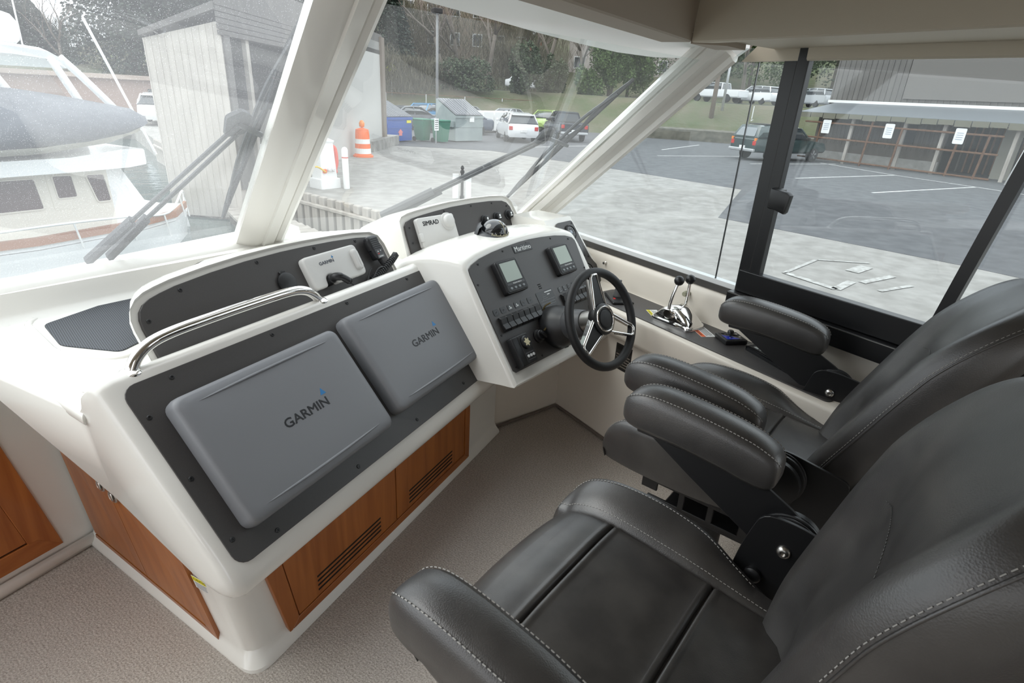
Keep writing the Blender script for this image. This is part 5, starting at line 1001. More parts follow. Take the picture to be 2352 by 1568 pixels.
for pth in (([1.36, 0.36, 1.74], [1.60, 0.33, 1.48], [1.98, 0.28, 1.02]), ([1.22, 0.36, 1.72], [1.52, 0.35, 1.05]), ([0.28, 0.36, 1.72], [0.66, 0.36, 1.02]), ([-0.6, 0.36, 1.72], [-0.4, 0.36, 1.02])):
    g = G(); g.tube([YM @ Vector(p) for p in smooth_path(pth, 4)], 0.06, 8); g.obj('frame_post', boatw, ya, smooth=True)
g = G(); g.quad(*[YM @ Vector(p) for p in ((-0.6, 0.38, 1.05), (1.4, 0.38, 1.05), (1.05, 0.38, 1.70), (-0.6, 0.38, 1.70))]); g.obj('side_curtain', glass_mat('vinyl_window', (0.8, 0.82, 0.82)), ya)
g = G(); g.lathe([(0.0, -0.02), (0.14, 0.0), (0.20, 0.08), (0.21, 0.20), (0.18, 0.33), (0.10, 0.42), (0.0, 0.44)], YM @ T(0.90, 0.9, 1.90) @ Ry(10), 24); g.obj('radar_dome', plastw, ya, smooth=True)
g = G(); g.lathe([(0.12, 0), (0.10, 0.12)], YM @ T(0.92, 0.9, 1.83), 16); g.obj('dome_foot', boatc, ya)
g = G(); g.tube([YM @ Vector(p) for p in ((1.10, 0.8, 1.85), (1.12, 0.8, 2.6))], 0.012, 6); g.obj('whip_aerial', plastw, ya)
g = G(); g.tube([YM @ Vector(p) for p in ((2.65, 0.4, 0.2), (2.28, 0.4, 1.2), (1.86, 0.4, 2.35))], 0.022, 8); g.obj('outrigger_pole', plastw, ya)
g = G(); rl = smooth_path([(-1.0, -0.50, -0.62), (0.3, -0.62, -0.60), (1.4, -0.50, -0.66), (2.3, -0.20, -0.76), (3.0, 0.35, -0.51), (3.5, 1.1, -0.92)], 6); g.tube([YM @ p for p in rl], 0.020, 8); g.obj('bow_rail', plastw, ya, smooth=True)
for k in range(2, len(rl) - 1, 5):
    g = G(); g.tube([YM @ rl[k], YM @ (rl[k] + Vector((0.08, 0.04, -0.42)))], 0.015, 6); g.obj('rail_stanchion', plastw, ya)
# covered dinghy on its deck
dg_ = thing('covered_dinghy', 'dinghy under a dark grey tarpaulin on the upper deck of the cruiser', 'dinghy', tuple(YM @ Vector((0.6, -0.1, 0.42))))
dr = []
for x, zt, zb, hw in ((-1.9, 1.15, 0.36, 0.62), (-1.0, 1.25, 0.36, 0.66), (0.0, 1.28, 0.40, 0.68), (0.4, 1.28, 0.42, 0.66), (1.0, 1.20, 0.46, 0.60), (1.7, 1.08, 0.56, 0.48), (2.05, 1.02, 0.66, 0.33), (2.22, 0.92, 0.74, 0.16), (2.27, 0.86, 0.80, 0.05)):
    dr.append([(x, -0.05 - hw * 0.85, zb + 0.10), (x, -0.05 - hw, zb + 0.30 * (zt - zb)), (x, -0.05 - hw * 0.88, zb + 0.62 * (zt - zb)), (x, -0.05 - hw * 0.45, zb + 0.88 * (zt - zb)), (x, -0.05, zt), (x, -0.05 + hw * 0.6, zb + 0.7 * (zt - zb)), (x, -0.05 + hw, zb + 0.3 * (zt - zb)), (x, -0.05 + hw * 0.85, zb + 0.1)])
tarp = mat('tarpaulin', (0.105, 0.115, 0.135), 0.6, noise=(2.0, (0.15, 0.16, 0.18), 5, (1, 1, 2)), bump=(5, 0.5, 0.05, 'noise'))
yl('tarpaulin', dr, tarp, 60, dg_)
yl('dinghy_hull', [[(x, -0.05 - hw * 0.8, zb + 0.12), (x, -0.05 - hw * 0.4, zb), (x, -0.05 + hw * 0.4, zb), (x, -0.05 + hw * 0.8, zb + 0.12)] for x, zb, hw in ((-1.9, 0.34, 0.6), (0.4, 0.38, 0.62), (1.5, 0.5, 0.48), (2.1, 0.66, 0.2))], boatc, 40, dg_)
# ---- vehicles
def car(name, kind, paintm, loc, rz, label, group=None, cat='car', big=True):
    t = thing(name, label, cat, (loc[0], loc[1], loc[2] if len(loc) > 2 else GZ), rz, group); M = THINGM[t.name]
    def L(nm, st, m, smooth=30):
        g = G(); rings = []
        for x, z0, z1, w0, w1 in st:
            c = min(0.09, (z1 - z0) * 0.3); rings.append([M @ Vector(p) for p in ((x, -w0, z0 + c), (x, -w0 * 1.02, (z0 + z1) / 2), (x, -w1, z1 - c * 0.4), (x, -w1 + c, z1), (x, w1 - c, z1), (x, w1, z1 - c * 0.4), (x, w0 * 1.02, (z0 + z1) / 2), (x, w0, z0 + c), (x, w0 - c, z0), (x, -w0 + c, z0))])
        g.loft(rings); return g.obj(nm, m, t, smooth=smooth)
    if kind == 'wagon':
        L('body', [(-2.32, 0.42, 0.86, 0.74, 0.74), (-2.25, 0.30, 0.98, 0.84, 0.82), (-1.2, 0.24, 1.00, 0.89, 0.85), (0.6, 0.24, 0.97, 0.89, 0.85), (1.5, 0.26, 0.90, 0.88, 0.80), (2.2, 0.30, 0.78, 0.82, 0.72), (2.38, 0.38, 0.64, 0.70, 0.62)], paintm)
        L('greenhouse', [(-2.18, 0.96, 1.02, 0.80, 0.78), (-1.82, 0.96, 1.44, 0.80, 0.60), (-0.6, 0.96, 1.49, 0.82, 0.62), (0.35, 0.95, 1.46, 0.82, 0.62), (1.12, 0.94, 1.0, 0.80, 0.74)], cglass)
        L('roof', [(-1.95, 1.40, 1.47, 0.60, 0.56), (-0.6, 1.45, 1.52, 0.63, 0.58), (0.40, 1.42, 1.48, 0.62, 0.56)], paintm)
        pillars = [(-2.1, -1.80), (-1.0, -0.95), (0.0, -0.05), (1.08, 0.36)]; wb = (-1.32, 1.35); wr = 0.31
    elif kind in ('pickup', 'canopy'):
        L('body', [(-2.62, 0.50, 1.00, 0.78, 0.78), (-2.55, 0.42, 1.08, 0.86, 0.85), (-0.9, 0.40, 1.08, 0.88, 0.86), (0.9, 0.40, 1.06, 0.88, 0.86), (1.5, 0.42, 1.04, 0.87, 0.80), (2.4, 0.45, 0.94, 0.84, 0.74), (2.55, 0.52, 0.80, 0.74, 0.66)], paintm)
        L('cab_glass', [(-0.85 if kind == 'pickup' else -0.85, 1.04, 1.10, 0.80, 0.78), (-0.72, 1.04, 1.60, 0.81, 0.64), (0.55, 1.04, 1.60, 0.81, 0.64), (1.15, 1.02, 1.08, 0.80, 0.74)], cglass)
        L('cab_roof', [(-0.78, 1.56, 1.63, 0.65, 0.58), (0.2, 1.58, 1.66, 0.66, 0.60), (0.58, 1.55, 1.61, 0.64, 0.58)], paintm)
        pillars = [(-0.82, -0.74), (-0.15, -0.15), (1.12, 0.55)]; wb = (-1.5, 1.55); wr = 0.36
        if kind == 'canopy':
            L('canopy', [(-2.58, 1.06, 1.14, 0.82, 0.80), (-2.28, 1.06, 1.66, 0.82, 0.64), (-1.0, 1.06, 1.70, 0.82, 0.66), (-0.51, 1.06, 1.66, 0.82, 0.64)], paintm)
            g = G(); g.prism(round_poly([(-0.62, 0), (0.62, 0), (0.50, 0.46), (-0.50, 0.46)], 0.08, 3), 0, 0.02, M @ frame((-2.585, 0, 1.15), (0, -1, 0), (0.52, 0, 0.85))); g.obj('canopy_rear_window', mat('canopy_glass', (0.17, 0.19, 0.20), 0.08, coat=0.6), t)
            for s in (-1, 1):
                g = G(); g.prism(round_poly([(-2.15, 1.16), (-1.05, 1.16), (-1.05, 1.55), (-2.0, 1.55)], 0.06, 3), 0, 0.02, M @ frame((0, s * 0.765, 0.0), (1, 0, 0), (0, -s * 0.3, 0.95)) if False else M @ T(0, s * 0.775, 0) @ Rx(90 + (12 if s > 0 else -12)) @ T(0, 0.0 if s > 0 else 0.0, -0.01)); g.obj('canopy_side_window', cglass, t)
            g = G(); g.box(-1.9, -1.2, -0.55, 0.55, 1.70, 1.74, M); g.obj('roof_rack', tyre, t)
        else:
            g = G(); g.box(-2.45, -0.95, -0.72, 0.72, 1.05, 1.095, M); g.obj('bed', shade, t)
    elif kind == 'van':
        L('body', [(-2.5, 0.40, 1.9, 0.86, 0.80), (-2.4, 0.30, 2.0, 0.92, 0.84), (1.0, 0.30, 2.0, 0.92, 0.84), (1.6, 0.32, 1.55, 0.90, 0.80), (2.1, 0.34, 1.05, 0.86, 0.80), (2.5, 0.40, 0.95, 0.78, 0.70)], paintm)
        for x0, x1 in ((-2.2, -1.2), (-1.05, 0.0), (0.15, 1.0)):
            for s in (-1, 1):
                g = G(); g.box(x0, x1, s * 0.895 - 0.02, s * 0.895 + 0.02, 1.15, 1.62, M); g.obj('side_window', cglass, t)
        pillars = []; wb = (-1.5, 1.6); wr = 0.34
    else:
        L('body', [(-2.2, 0.40, 0.85, 0.74, 0.72), (-2.1, 0.28, 0.95, 0.84, 0.80), (-1.2, 0.24, 0.96, 0.88, 0.84), (0.7, 0.24, 0.94, 0.88, 0.84), (1.6, 0.28, 0.84, 0.85, 0.76), (2.2, 0.36, 0.66, 0.72, 0.64)], paintm)
        L('greenhouse', [(-1.75, 0.92, 0.98, 0.78, 0.76), (-1.0, 0.92, 1.36, 0.79, 0.60), (0.2, 0.92, 1.38, 0.79, 0.60), (1.1, 0.90, 0.95, 0.78, 0.72)], cglass)
        L('roof', [(-1.05, 1.34, 1.40, 0.60, 0.55), (-0.4, 1.37, 1.43, 0.61, 0.56), (0.24, 1.34, 1.40, 0.60, 0.55)], paintm)
        pillars = [(-1.7, -1.0), (-0.4, -0.4), (1.06, 0.22)]; wb = (-1.3, 1.35); wr = 0.31
    zr = {'wagon': 1.46, 'pickup': 1.58, 'canopy': 1.58}.get(kind, 1.36); zl = {'wagon': 0.98, 'pickup': 1.06, 'canopy': 1.06}.get(kind, 0.93)
    for xa, xb in pillars:
        for s in (-1, 1):
            g = G(); g.tube([M @ Vector((xa, s * 0.80, zl)), M @ Vector((xb, s * 0.625, zr))], 0.045, 6); g.obj('pillar', paintm, t)
    for x in wb:
        for s in (-1, 1):
            Mw = M @ T(x, s * 0.79, wr) @ Rx(90 * -s); g = G(); g.lathe([(wr * 0.62, -0.10), (wr * 0.95, -0.10), (wr, -0.05), (wr, 0.05), (wr * 0.95, 0.10), (wr * 0.64, 0.10)], Mw, 24); wl = g.obj('wheel', tyre, t, smooth=40)
            if big:
                g = G(); g.lathe([(wr * 0.66, 0.095), (wr * 0.58, 0.06), (wr * 0.2, 0.075), (0, 0.08)], Mw, 20); hb = g.obj('hub', alloy, wl, smooth=40)
                for q in range(5):
                    g = G(); g.box(-0.035, 0.035, 0.05, wr * 0.60, 0.07, 0.10, Mw @ Rz(72 * q)); g.obj('wheel_spoke', alloy, wl)
    if big:
        xr = {'wagon': -2.34, 'pickup': -2.64, 'canopy': -2.64}.get(kind, -2.24); zc = {'wagon': 0.80, 'pickup': 0.90, 'canopy': 0.88}.get(kind, 0.75)
        for s in (-1, 1):
            g = G(); g.box(xr - 0.01, xr + 0.12, s * 0.70 - 0.10, s * 0.70 + 0.10, zc - 0.14, zc + 0.06, M, 0.02, 1); g.obj('tail_light', tail, t)
            if kind == 'canopy': g = G(); g.box(xr - 0.012, xr + 0.12, s * 0.74 - 0.06, s * 0.74 + 0.06, zc + 0.07, zc + 0.20, M, 0.01, 1); g.obj('turn_light', amber, t)
            g = G(); g.box(2.2, 2.42, s * 0.62 - 0.12, s * 0.62 + 0.12, 0.66, 0.80, M, 0.02, 1); g.obj('headlight', mat('lamp_clear', (0.7, 0.7, 0.68), 0.15), t)
            g = G(); g.box(0.72, 0.90, s * 0.96 - 0.08, s * 0.96 + 0.08, zl, zl + 0.14, M, 0.03, 1); g.obj('mirror', paintm if kind != 'canopy' else tyre, t)
        g = G(); g.box(xr - 0.03, xr + 0.02, -0.17, 0.17, 0.56, 0.70, M, 0.004, 1); g.obj('number_plate', plastw, t)
        if kind in ('pickup', 'canopy'): g = G(); g.box(xr - 0.10, xr + 0.06, -0.82, 0.82, 0.44, 0.58, M, 0.03, 1); g.obj('rear_bumper', alloy, t)
    return t
def cp(n, c): return mat('car_paint_' + n, c, 0.25, coat=0.6)
cw, cbk, cgr, cbl, csl, cdk, clm, ctl = cp('white', (0.78, 0.79, 0.80)), cp('black', (0.030, 0.035, 0.045)), cp('green', (0.018, 0.040, 0.040)), cp('blue', (0.05, 0.24, 0.46)), cp('silver', (0.42, 0.44, 0.46)), cp('grey', (0.10, 0.11, 0.125)), cp('lime', (0.30, 0.42, 0.10)), cp('navy', (0.03, 0.05, 0.09))
car('station_wagon', 'wagon', cw, (19.8, 28.6), 66, 'white station wagon parked right of the grey dumpster, seen from behind')
car('pickup_truck', 'pickup', cbk, (24.2, 29.6), 64, 'black pickup truck parked beside the white station wagon')
car('pickup_truck', 'canopy', cgr, (29.05, 17.8), -9, 'dark green pickup truck with a canopy behind the black window mullion')
car('pickup_truck', 'pickup', cw, (15.6, 40.2), 200, 'white pickup truck behind the blue dumpster', None, 'car', False)
car('hatchback', 'wagon', cbl, (20.6, 42.2), 215, 'light blue hatchback behind the dumpsters', None, 'car', False)
car('sedan', 'sedan', cdk, (16.2, 36.2), 190, 'dark grey sedan partly behind the blue dumpster lid', None, 'car', False)
car('sedan', 'sedan', csl, (25.0, 43.8), 205, 'silver sedan seen above the green bins', None, 'car', False)
car('sedan', 'sedan', ctl, (18.5, 33.2), 160, 'navy sedan between the green bins and the grey dumpster', None, 'car', False)
car('sedan', 'sedan', csl, (27.6, 41.3), 200, 'silver sedan behind the white station wagon', None, 'car', False)
car('hatchback', 'wagon', clm, (28.9, 37.6), 210, 'lime green hatchback left of the black pickup truck', None, 'car', False)
car('passenger_van', 'van', cw, (35.3, 48.7, 2.1), 140, 'white passenger van on the hill street above the parking lot', None, 'van', False)
car('pickup_truck', 'pickup', cw, (47.4, 36.3, 2.1), 95, 'white pickup truck on the upper street by the utility pole', None, 'car', False)
car('sport_utility', 'wagon', cw, (49.6, 33.6, 2.1), 80, 'white sport utility car on the upper street left of the mullion', None, 'car', False)
car('sedan', 'wagon', csl, (51.8, 29.6, 2.1), 70, 'silver grey car on the upper street right of the mullion', None, 'car', False)
car('sedan', 'wagon', cw, (53.2, 27.2, 2.1), 60, 'white car on the upper street by the grey building corner', None, 'car', False)
car('hatchback', 'wagon', cw, (2.9, 37.0), 80, 'white car beyond the bow of the cruiser, left of the boathouse', None, 'car', False)
car('box_van', 'van', csl, (29.5, 47.0), 160, 'pale van behind the white storage tanks', None, 'van', False)
# ---- bins, barrel, pedestal, bollards, tanks
def dumpster(loc, rz, m, lidm, w_, d_, h_, label, rust_band=True):
    t = thing('dumpster', label, 'dumpster', (*loc, GZ), rz); M = THINGM[t.name]
    sp = [(-d_ / 2, 0.06), (d_ / 2, 0.06), (d_ / 2, h_), (-d_ / 2 + 0.15, h_ * 0.66), (-d_ / 2, h_ * 0.62)]
    g = G(); g.prism(sp, -w_ / 2, w_ / 2, M @ frame((0, 0, 0), (0, 1, 0), (0, 0, 1), (1, 0, 0)), 0); g.obj('bin_body', m, t)
    g = G(); g.box(-w_ / 2 - 0.03, w_ / 2 + 0.03, -d_ / 2 - 0.04, -d_ / 2 + 0.02, h_ * 0.58, h_ * 0.64, M); g.box(-w_ / 2 - 0.02, w_ / 2 + 0.02, -d_ / 2 - 0.02, -d_ / 2, h_ * 0.36, h_ * 0.39, M); g.obj('rim_bar', m, t)
    ang = math.degrees(math.atan2(h_ * 0.34, d_ - 0.15)); Ln = math.hypot(h_ * 0.34, d_ - 0.15)
    for s in (-1, 1):
        Ml = M @ T(s * w_ / 4, -d_ / 2 + 0.08, h_ * 0.655) @ Rx(ang); g = G(); g.box(-w_ / 4 + 0.02, w_ / 4 - 0.02, -0.06, Ln, 0.02, 0.06, Ml); ld = g.obj('lid', lidm, t)
        for k in range(5):
            x = -w_ / 4 + 0.12 + k * (w_ / 2 - 0.24) / 4; g = G(); g.box(x - 0.035, x + 0.035, 0.0, Ln - 0.05, 0.06, 0.085, Ml); g.obj('lid_rib', lidm, ld)
    for s in (-1, 1):
        g = G(); g.box(s * (w_ / 2 + 0.07) - 0.07, s * (w_ / 2 + 0.07) + 0.07, -d_ / 2 + 0.1, d_ / 2 - 0.3, h_ * 0.36, h_ * 0.50, M); g.obj('fork_pocket', m, t)
    return t, M
t, M = dumpster((15.7, 27.9), 14, mat('dumpster_grey', (0.30, 0.345, 0.34), 0.6, noise=(1.5, (0.235, 0.28, 0.28), 6, (1, 1, 1))), mat('lid_grey', (0.22, 0.225, 0.24), 0.5), 1.95, 1.5, 2.0, 'grey steel dumpster with ribbed sloping lids beside the green bins')
g = G(); g.box(-0.02, 0.30, -0.79, -0.77, 0.98, 1.25, M); g.obj('notice', plastw, t)
t, M = dumpster((11.5, 27.5), 30, mat('dumpster_blue', (0.012, 0.075, 0.34), 0.5), mat('lid_dark', (0.17, 0.18, 0.20), 0.5), 1.9, 1.5, 1.75, 'blue recycling dumpster with dark ribbed lids')
g = G(); g.box(0.5, 0.85, -0.79, -0.77, 0.86, 0.98, M); g.obj('yellow_label', yellow, t)
g = G(); g.prism([(-0.12, 0), (0.12, 0), (0.12, 0.14), (0.2, 0.14), (0, 0.3), (-0.2, 0.14), (-0.12, 0.14)], 0, 0.01, M @ frame((0.0, -0.765, 0.3), (1, 0, 0), (0, 0, 1))); g.obj('red_mark', mat('pale_red', (0.7, 0.2, 0.2), 0.5), t)
binm = mat('bin_green', (0.008, 0.15, 0.085), 0.5)
for k, (x, y, lab) in enumerate(((13.35, 27.5, 'green wheelie bin next to the blue dumpster'), (14.0, 26.75, 'green wheelie bin with a white notice board in front'))):
    t = thing('wheelie_bin', lab, 'bin', (x, y, GZ), 20, 'green wheelie bins'); M = THINGM[t.name]
    g = G(); g.loft([[M @ Vector(p) for p in ((-w_, -d_, z), (w_, -d_, z), (w_, d_, z), (-w_, d_, z))] for w_, d_, z in ((0.24, 0.26, 0.06), (0.31, 0.36, 0.98))]); g.obj('bin_body', binm, t)
    g = G(); g.box(-0.33, 0.33, -0.39, 0.40, 0.98, 1.07, M, 0.03, 1); g.obj('lid', binm, t)
    for s in (-1, 1):
        g = G(); g.lathe([(0.11, -0.03), (0.11, 0.03)], M @ T(s * 0.27, 0.30, 0.11) @ Ry(90), 14); g.obj('wheel', tyre, t)
t = thing('notice_board', 'white notice on a thin post before the green bin', 'sign', (13.45, 26.2, GZ)); M = THINGM[t.name] @ Rz(28)
g = G(); g.box(-0.02, 0.02, -0.02, 0.02, 0, 1.2, M); g.obj('post', alloy, t); g = G(); g.box(-0.18, 0.18, -0.035, -0.02, 0.6, 1.15, M); bd = g.obj('board', plastw, t)
for i in range(5): g = G(); g.box(-0.13, 0.13, -0.038, -0.035, 0.68 + 0.09 * i, 0.71 + 0.09 * i, M); g.obj('print_line', ink, bd)
t = thing('traffic_barrel', 'orange and white striped traffic barrel by the boathouse wall', 'barrel', (7.77, 20.9, GZ)); M = THINGM[t.name]; ow = mat('barrel_orange', (0.85, 0.16, 0.03), 0.5)
zz = [0.0, 0.12, 0.30, 0.46, 0.62, 0.78, 0.94]; rr = [0.31, 0.29, 0.275, 0.265, 0.255, 0.245, 0.22]
for i in range(6): g = G(); g.lathe([(rr[i], zz[i]), (rr[i] - 0.005, (zz[i] + zz[i + 1]) / 2), (rr[i + 1] + 0.004, zz[i + 1])], M, 24); g.obj('band', ow if i % 2 == 0 or i == 5 else plastw, t)
g = G(); g.lathe([(0.36, 0), (0.36, 0.06), (0.30, 0.08)], M, 24); g.obj('base_ring', ow, t); g = G(); g.lathe([(0.24, 0.94), (0.10, 0.98), (0.05, 1.0)], M, 20); g.obj('lid', ow, t); g = G(); g.lathe([(0.0, 1.0), (0.09, 1.03), (0.10, 1.15), (0.05, 1.24), (0, 1.25)], M, 16); g.obj('lamp', amber, t, smooth=True)
t = thing('power_pedestal', 'white dockside power pedestal with orange cord plugs', 'pedestal', (4.35, 14.4, GZ), 20); M = THINGM[t.name]
g = G(); g.loft([[M @ Vector((x * w_, y * w_, z)) for x, y in rrect(0.46, 0.40, 0.03, 2)] for w_, z in ((1.25, 0), (1.25, 0.22), (1.0, 0.24), (0.82, 1.08))]); g.obj('housing', plastw, t)
g = G(); g.loft([[M @ Vector((x * w_, y * w_, z)) for x, y in rrect(0.46, 0.40, 0.03, 2)] for w_, z in ((0.90, 1.06), (0.95, 1.10), (0.4, 1.16))]); g.obj('cap', plastw, t)
for x in (-0.04, 0.06): g = G(); g.lathe([(0.045, 0), (0.045, 0.05), (0.03, 0.07), (0, 0.07)], M @ T(x + 0.02, -0.21, 0.44) @ Rx(90), 14); g.obj('socket', mat('socket_grey', (0.6, 0.58, 0.58), 0.4), t)
g = G(); g.box(-0.20, -0.10, -0.26, -0.19, 0.37, 0.47, M, 0.02, 1); g.obj('orange_plug', orange, t)
g = G(); g.tube([M @ Vector(p) for p in smooth_path([(0.2, -0.05, 0.95), (0.30, -0.05, 0.9), (0.33, -0.05, 0.6), (0.26, -0.06, 0.4), (0.30, -0.06, 0.35)], 5)], 0.06, 8); g.obj('red_hose', mat('hose_red', (0.75, 0.13, 0.10), 0.5), t, smooth=True)
g = G(); g.tube([M @ Vector(p) for p in smooth_path([(-0.15, -0.25, 0.40), (-0.5, -0.3, 0.55), (-1.0, -0.2, 0.3), (-1.3, -0.3, -0.3)], 5)], 0.02, 6); g.obj('yellow_cord', mat('cord_yellow', (0.75, 0.5, 0.06), 0.5), t, smooth=True)
def bollard(loc, label, h_=0.98):
    t = thing('bollard', label, 'bollard', (*loc, GZ), 0, 'white bollards'); M = THINGM[t.name]
    g = G(); g.lathe([(0.075, 0), (0.075, h_ - 0.06), (0.05, h_ - 0.02), (0, h_)], M, 18); g.obj('post', plastw, t, smooth=50); g = G(); g.lathe([(0.0765, h_ - 0.26), (0.0765, h_ - 0.23)], M, 18); g.obj('red_ring', mat('ring_red', (0.6, 0.15, 0.12), 0.5), t)
bollard((4.78, 14.1), 'white bollard right beside the power pedestal'); bollard((3.1, 14.9), 'white bollard left of the centre pillar on the quay edge')
t = thing('mooring_post', 'black finial post standing before two white boards on the quay', 'post', (6.85, 12.0, GZ)); M = THINGM[t.name]
g = G(); g.lathe([(0.05, 0), (0.05, 0.06), (0.035, 0.08), (0.035, 0.58), (0.05, 0.60), (0.05, 0.64), (0.025, 0.67), (0.045, 0.71), (0.02, 0.76), (0, 0.77)], M, 14); g.obj('post', shade, t, smooth=40)
for s in (-1, 1): g = G(); g.box(s * 0.15 - 0.07, s * 0.15 + 0.07, 0.05, 0.12, 0, 0.56, M @ Rz(-25)); g.obj('white_board', plastw, t)
for k in range(3):
    o = thing('storage_tank', ('leftmost', 'middle', 'rightmost')[k] + ' of the three pale storage tanks behind the white station wagon', 'tank', (21.0 + 1.15 * k, 34.2 + 0.5 * k, GZ), 20, 'pale storage tanks'); M = THINGM[o.name]
    g = G(); g.box(-0.52, 0.52, -0.5, 0.5, 0.12, 1.35, M, 0.05, 2); g.obj('tank_body', plastw, o); g = G(); g.box(-0.55, 0.55, -0.53, 0.53, 0, 0.12, M); g.obj('pallet', shade, o)
# ---- chain-link fence posts on the far edge of the lot
fn = thing('fence', 'chain-link fence with steel posts behind the parked cars', 'fence', (22, 45, GZ))
fp = [(16.5 + 3.1 * i, 48.0 - 1.0 * i) for i in range(8)]
for x, y in fp: g = G(); g.tube([(x, y, GZ), (x, y, GZ + 2.1)], 0.045, 6); g.obj('post', alloy, fn)
for z in (2.08, 1.0): g = G(); g.tube([(x, y, GZ + z) for x, y in fp], 0.025, 5); g.obj('rail', rust if z > 2 else alloy, fn)
# ---- poles
def pole(nm, label, a, b, r_, m, cat='pole'): t = thing(nm, label, cat, a); g = G(); g.tube([a, b], [r_, r_ * 0.75], 10); g.obj('shaft', m, t, smooth=True); return t
t = pole('lamp_post', 'tall grey lamp post rising over the parking lot centre', (18.3, 35.5, GZ), (18.3, 35.5, 6.0), 0.10, mat('pole_grey', (0.20, 0.20, 0.20), 0.5), 'lamp post'); g = G(); g.box(18.0, 18.6, 35.3, 35.7, 5.95, 6.25, None, 0.05, 1); g.obj('lamp_head', shade, t)
pole('utility_pole', 'brown wooden utility pole behind the corner windscreen pillar', (41.5, 32.0, GZ), (41.5, 32.0, 9), 0.20, mat('pole_wood', (0.19, 0.15, 0.12), 0.85))
pole('steel_pole', 'pale steel pole right of the wooden utility pole', (43.0, 32.2, GZ), (43.0, 32.2, 9), 0.12, alloy)
t = pole('sign_post', 'thin post with a small white sign near the sloping road', (43.5, 29.6, GZ), (43.5, 29.6, 1.9), 0.04, alloy, 'sign'); g = G(); g.box(43.2, 43.5, 29.4, 29.45, 0.4, 0.9); g.obj('sign_plate', plastw, t)
t = pole('road_sign', 'yellow warning sign on a post left of centre on the hill street', (21.0, 49.0, 0.5), (21.0, 49.0, 3.2), 0.04, alloy, 'sign'); g = G(); g.prism([(0, -0.45), (0.45, 0), (0, 0.45), (-0.45, 0)], 0, 0.03, frame((21.0, 48.95, 3.2), (1, -0.4, 0), K)); g.obj('sign_plate', mat('sign_yellow', (0.65, 0.70, 0.05), 0.5), t)
# ---- grey shed building on the right with a fence of rusty pipe
RM = frame((32.2, 14.0, GZ), (0.04, -1, 0), (1, 0.04, 0), K)          # x = along the front (towards the right), y = into it
rb = thing('grey_shed', 'long grey boarded shed with lean-to roof across the parking lot', 'building', (32.2, 14, GZ))
def rbx(nm, x0, x1, y0, y1, z0, z1, m, parent=rb): g = G(); g.box(x0, x1, y0, y1, z0, z1, RM); return g.obj(nm, m, parent)
rbx('upper_wall', -5.0, 22, 3.2, 3.4, 2.7, 7.2, siding)
bat = None
for i in range(94):
    x = -4.95 + 0.28 * i
    if 4.3 > x > -3.3 and x > 0.6 and False: continue
    g = None
    if bat is None: bat = rbx('board', x, x + 0.05, 3.16, 3.2, 2.7, 7.2, siding)
    else: o = bpy.data.objects.new('board', bat.data); COL.objects.link(o); o.parent = rb; o.location = (RM.to_3x3() @ Vector((0.28 * i, 0, 0)))
rbx('patch_panel', -1.2, 4.2, 3.10, 3.18, 3.3, 7.0, mat('shed_panel', (0.16, 0.15, 0.14), 0.8)); rbx('vent_panel', -1.0, 0.1, 3.05, 3.12, 5.6, 6.6, siding)
rbx('upper_roof', -5.5, 22, 2.4, 9, 7.2, 7.5, mat('roof_dark', (0.045, 0.045, 0.05), 0.8))
g = G(); g.loft([[RM @ Vector((x, y, z)) for y, z in ((-0.5, 2.42), (3.2, 3.0), (3.2, 2.85), (-0.5, 2.24))] for x in (-4.6, 22)]); g.obj('lean_to_roof', mat('roof_metal', (0.15, 0.165, 0.18), 0.5), rb)
for k in range(40): rbx('gutter_piece', -4.6 + 0.66 * k, -4.6 + 0.66 * k + 0.62, -0.56, -0.48, 2.16 + 0.03 * math.sin(k * 2.1), 2.40, mat('fascia_moss', (0.15, 0.145, 0.11), 0.9))
rbx('flashing', -5.0, 22, 3.02, 3.14, 2.98, 3.12, plastw)
lw = mat('shed_lower', (0.085, 0.073, 0.063), 0.85, noise=(4, (0.115, 0.10, 0.088), 6, (1, 1, 0.2)))
rbx('lower_wall', -4.2, 2.1, 0.9, 1.05, 0, 2.6, lw); rbx('dark_store', 1.0, 6.6, 3.0, 3.1, 0, 2.6, shade); rbx('end_wall', 6.2, 22, 0.9, 1.05, 0, 2.6, shade); rbx('plinth', -4.2, 2.1, 0.75, 0.9, 0, 0.5, conc)
bat2 = None
for i in range(31):
    if bat2 is None: bat2 = rbx('board', -4.1, -4.06, 0.87, 0.9, 0.9, 2.6, lw)
    else: o = bpy.data.objects.new('board', bat2.data); COL.objects.link(o); o.parent = rb; o.location = (RM.to_3x3() @ Vector((0.20 * i, 0, 0)))
for x in (-1.9, 0.55, 2.2, 4.9): rbx('roof_post', x, x + 0.14, -0.3, -0.16, 0, 2.4, wood_g)
for i in range(12): rbx('stored_pipe', 2.5 + 0.28 * i, 2.57 + 0.28 * i, 2.0, 2.1, 0.1, 2.5, rust if i % 3 else lw)
rbx('store_door', 4.15, 4.85, 1.2, 1.25, 0, 2.2, mat('pale_door', (0.27, 0.26, 0.22), 0.7)); rbx('shed_window', 0.25, 0.75, 0.84, 0.9, 1.2, 2.1, shade)
pf_ = thing('pipe_fence', 'rusty pipe fence with white notice plates in front of the grey shed', 'fence', tuple(RM @ Vector((0, -0.45, 0)))); 
for x in (-3.4, -0.9, 0.5, 2.9, 4.0): g = G(); g.tube([RM @ Vector((x, -0.45, 0)), RM @ Vector((x + 0.1, -0.45, 2.2 if x == -0.9 else 1.9))], 0.05, 6); g.obj('post', rust, pf_)
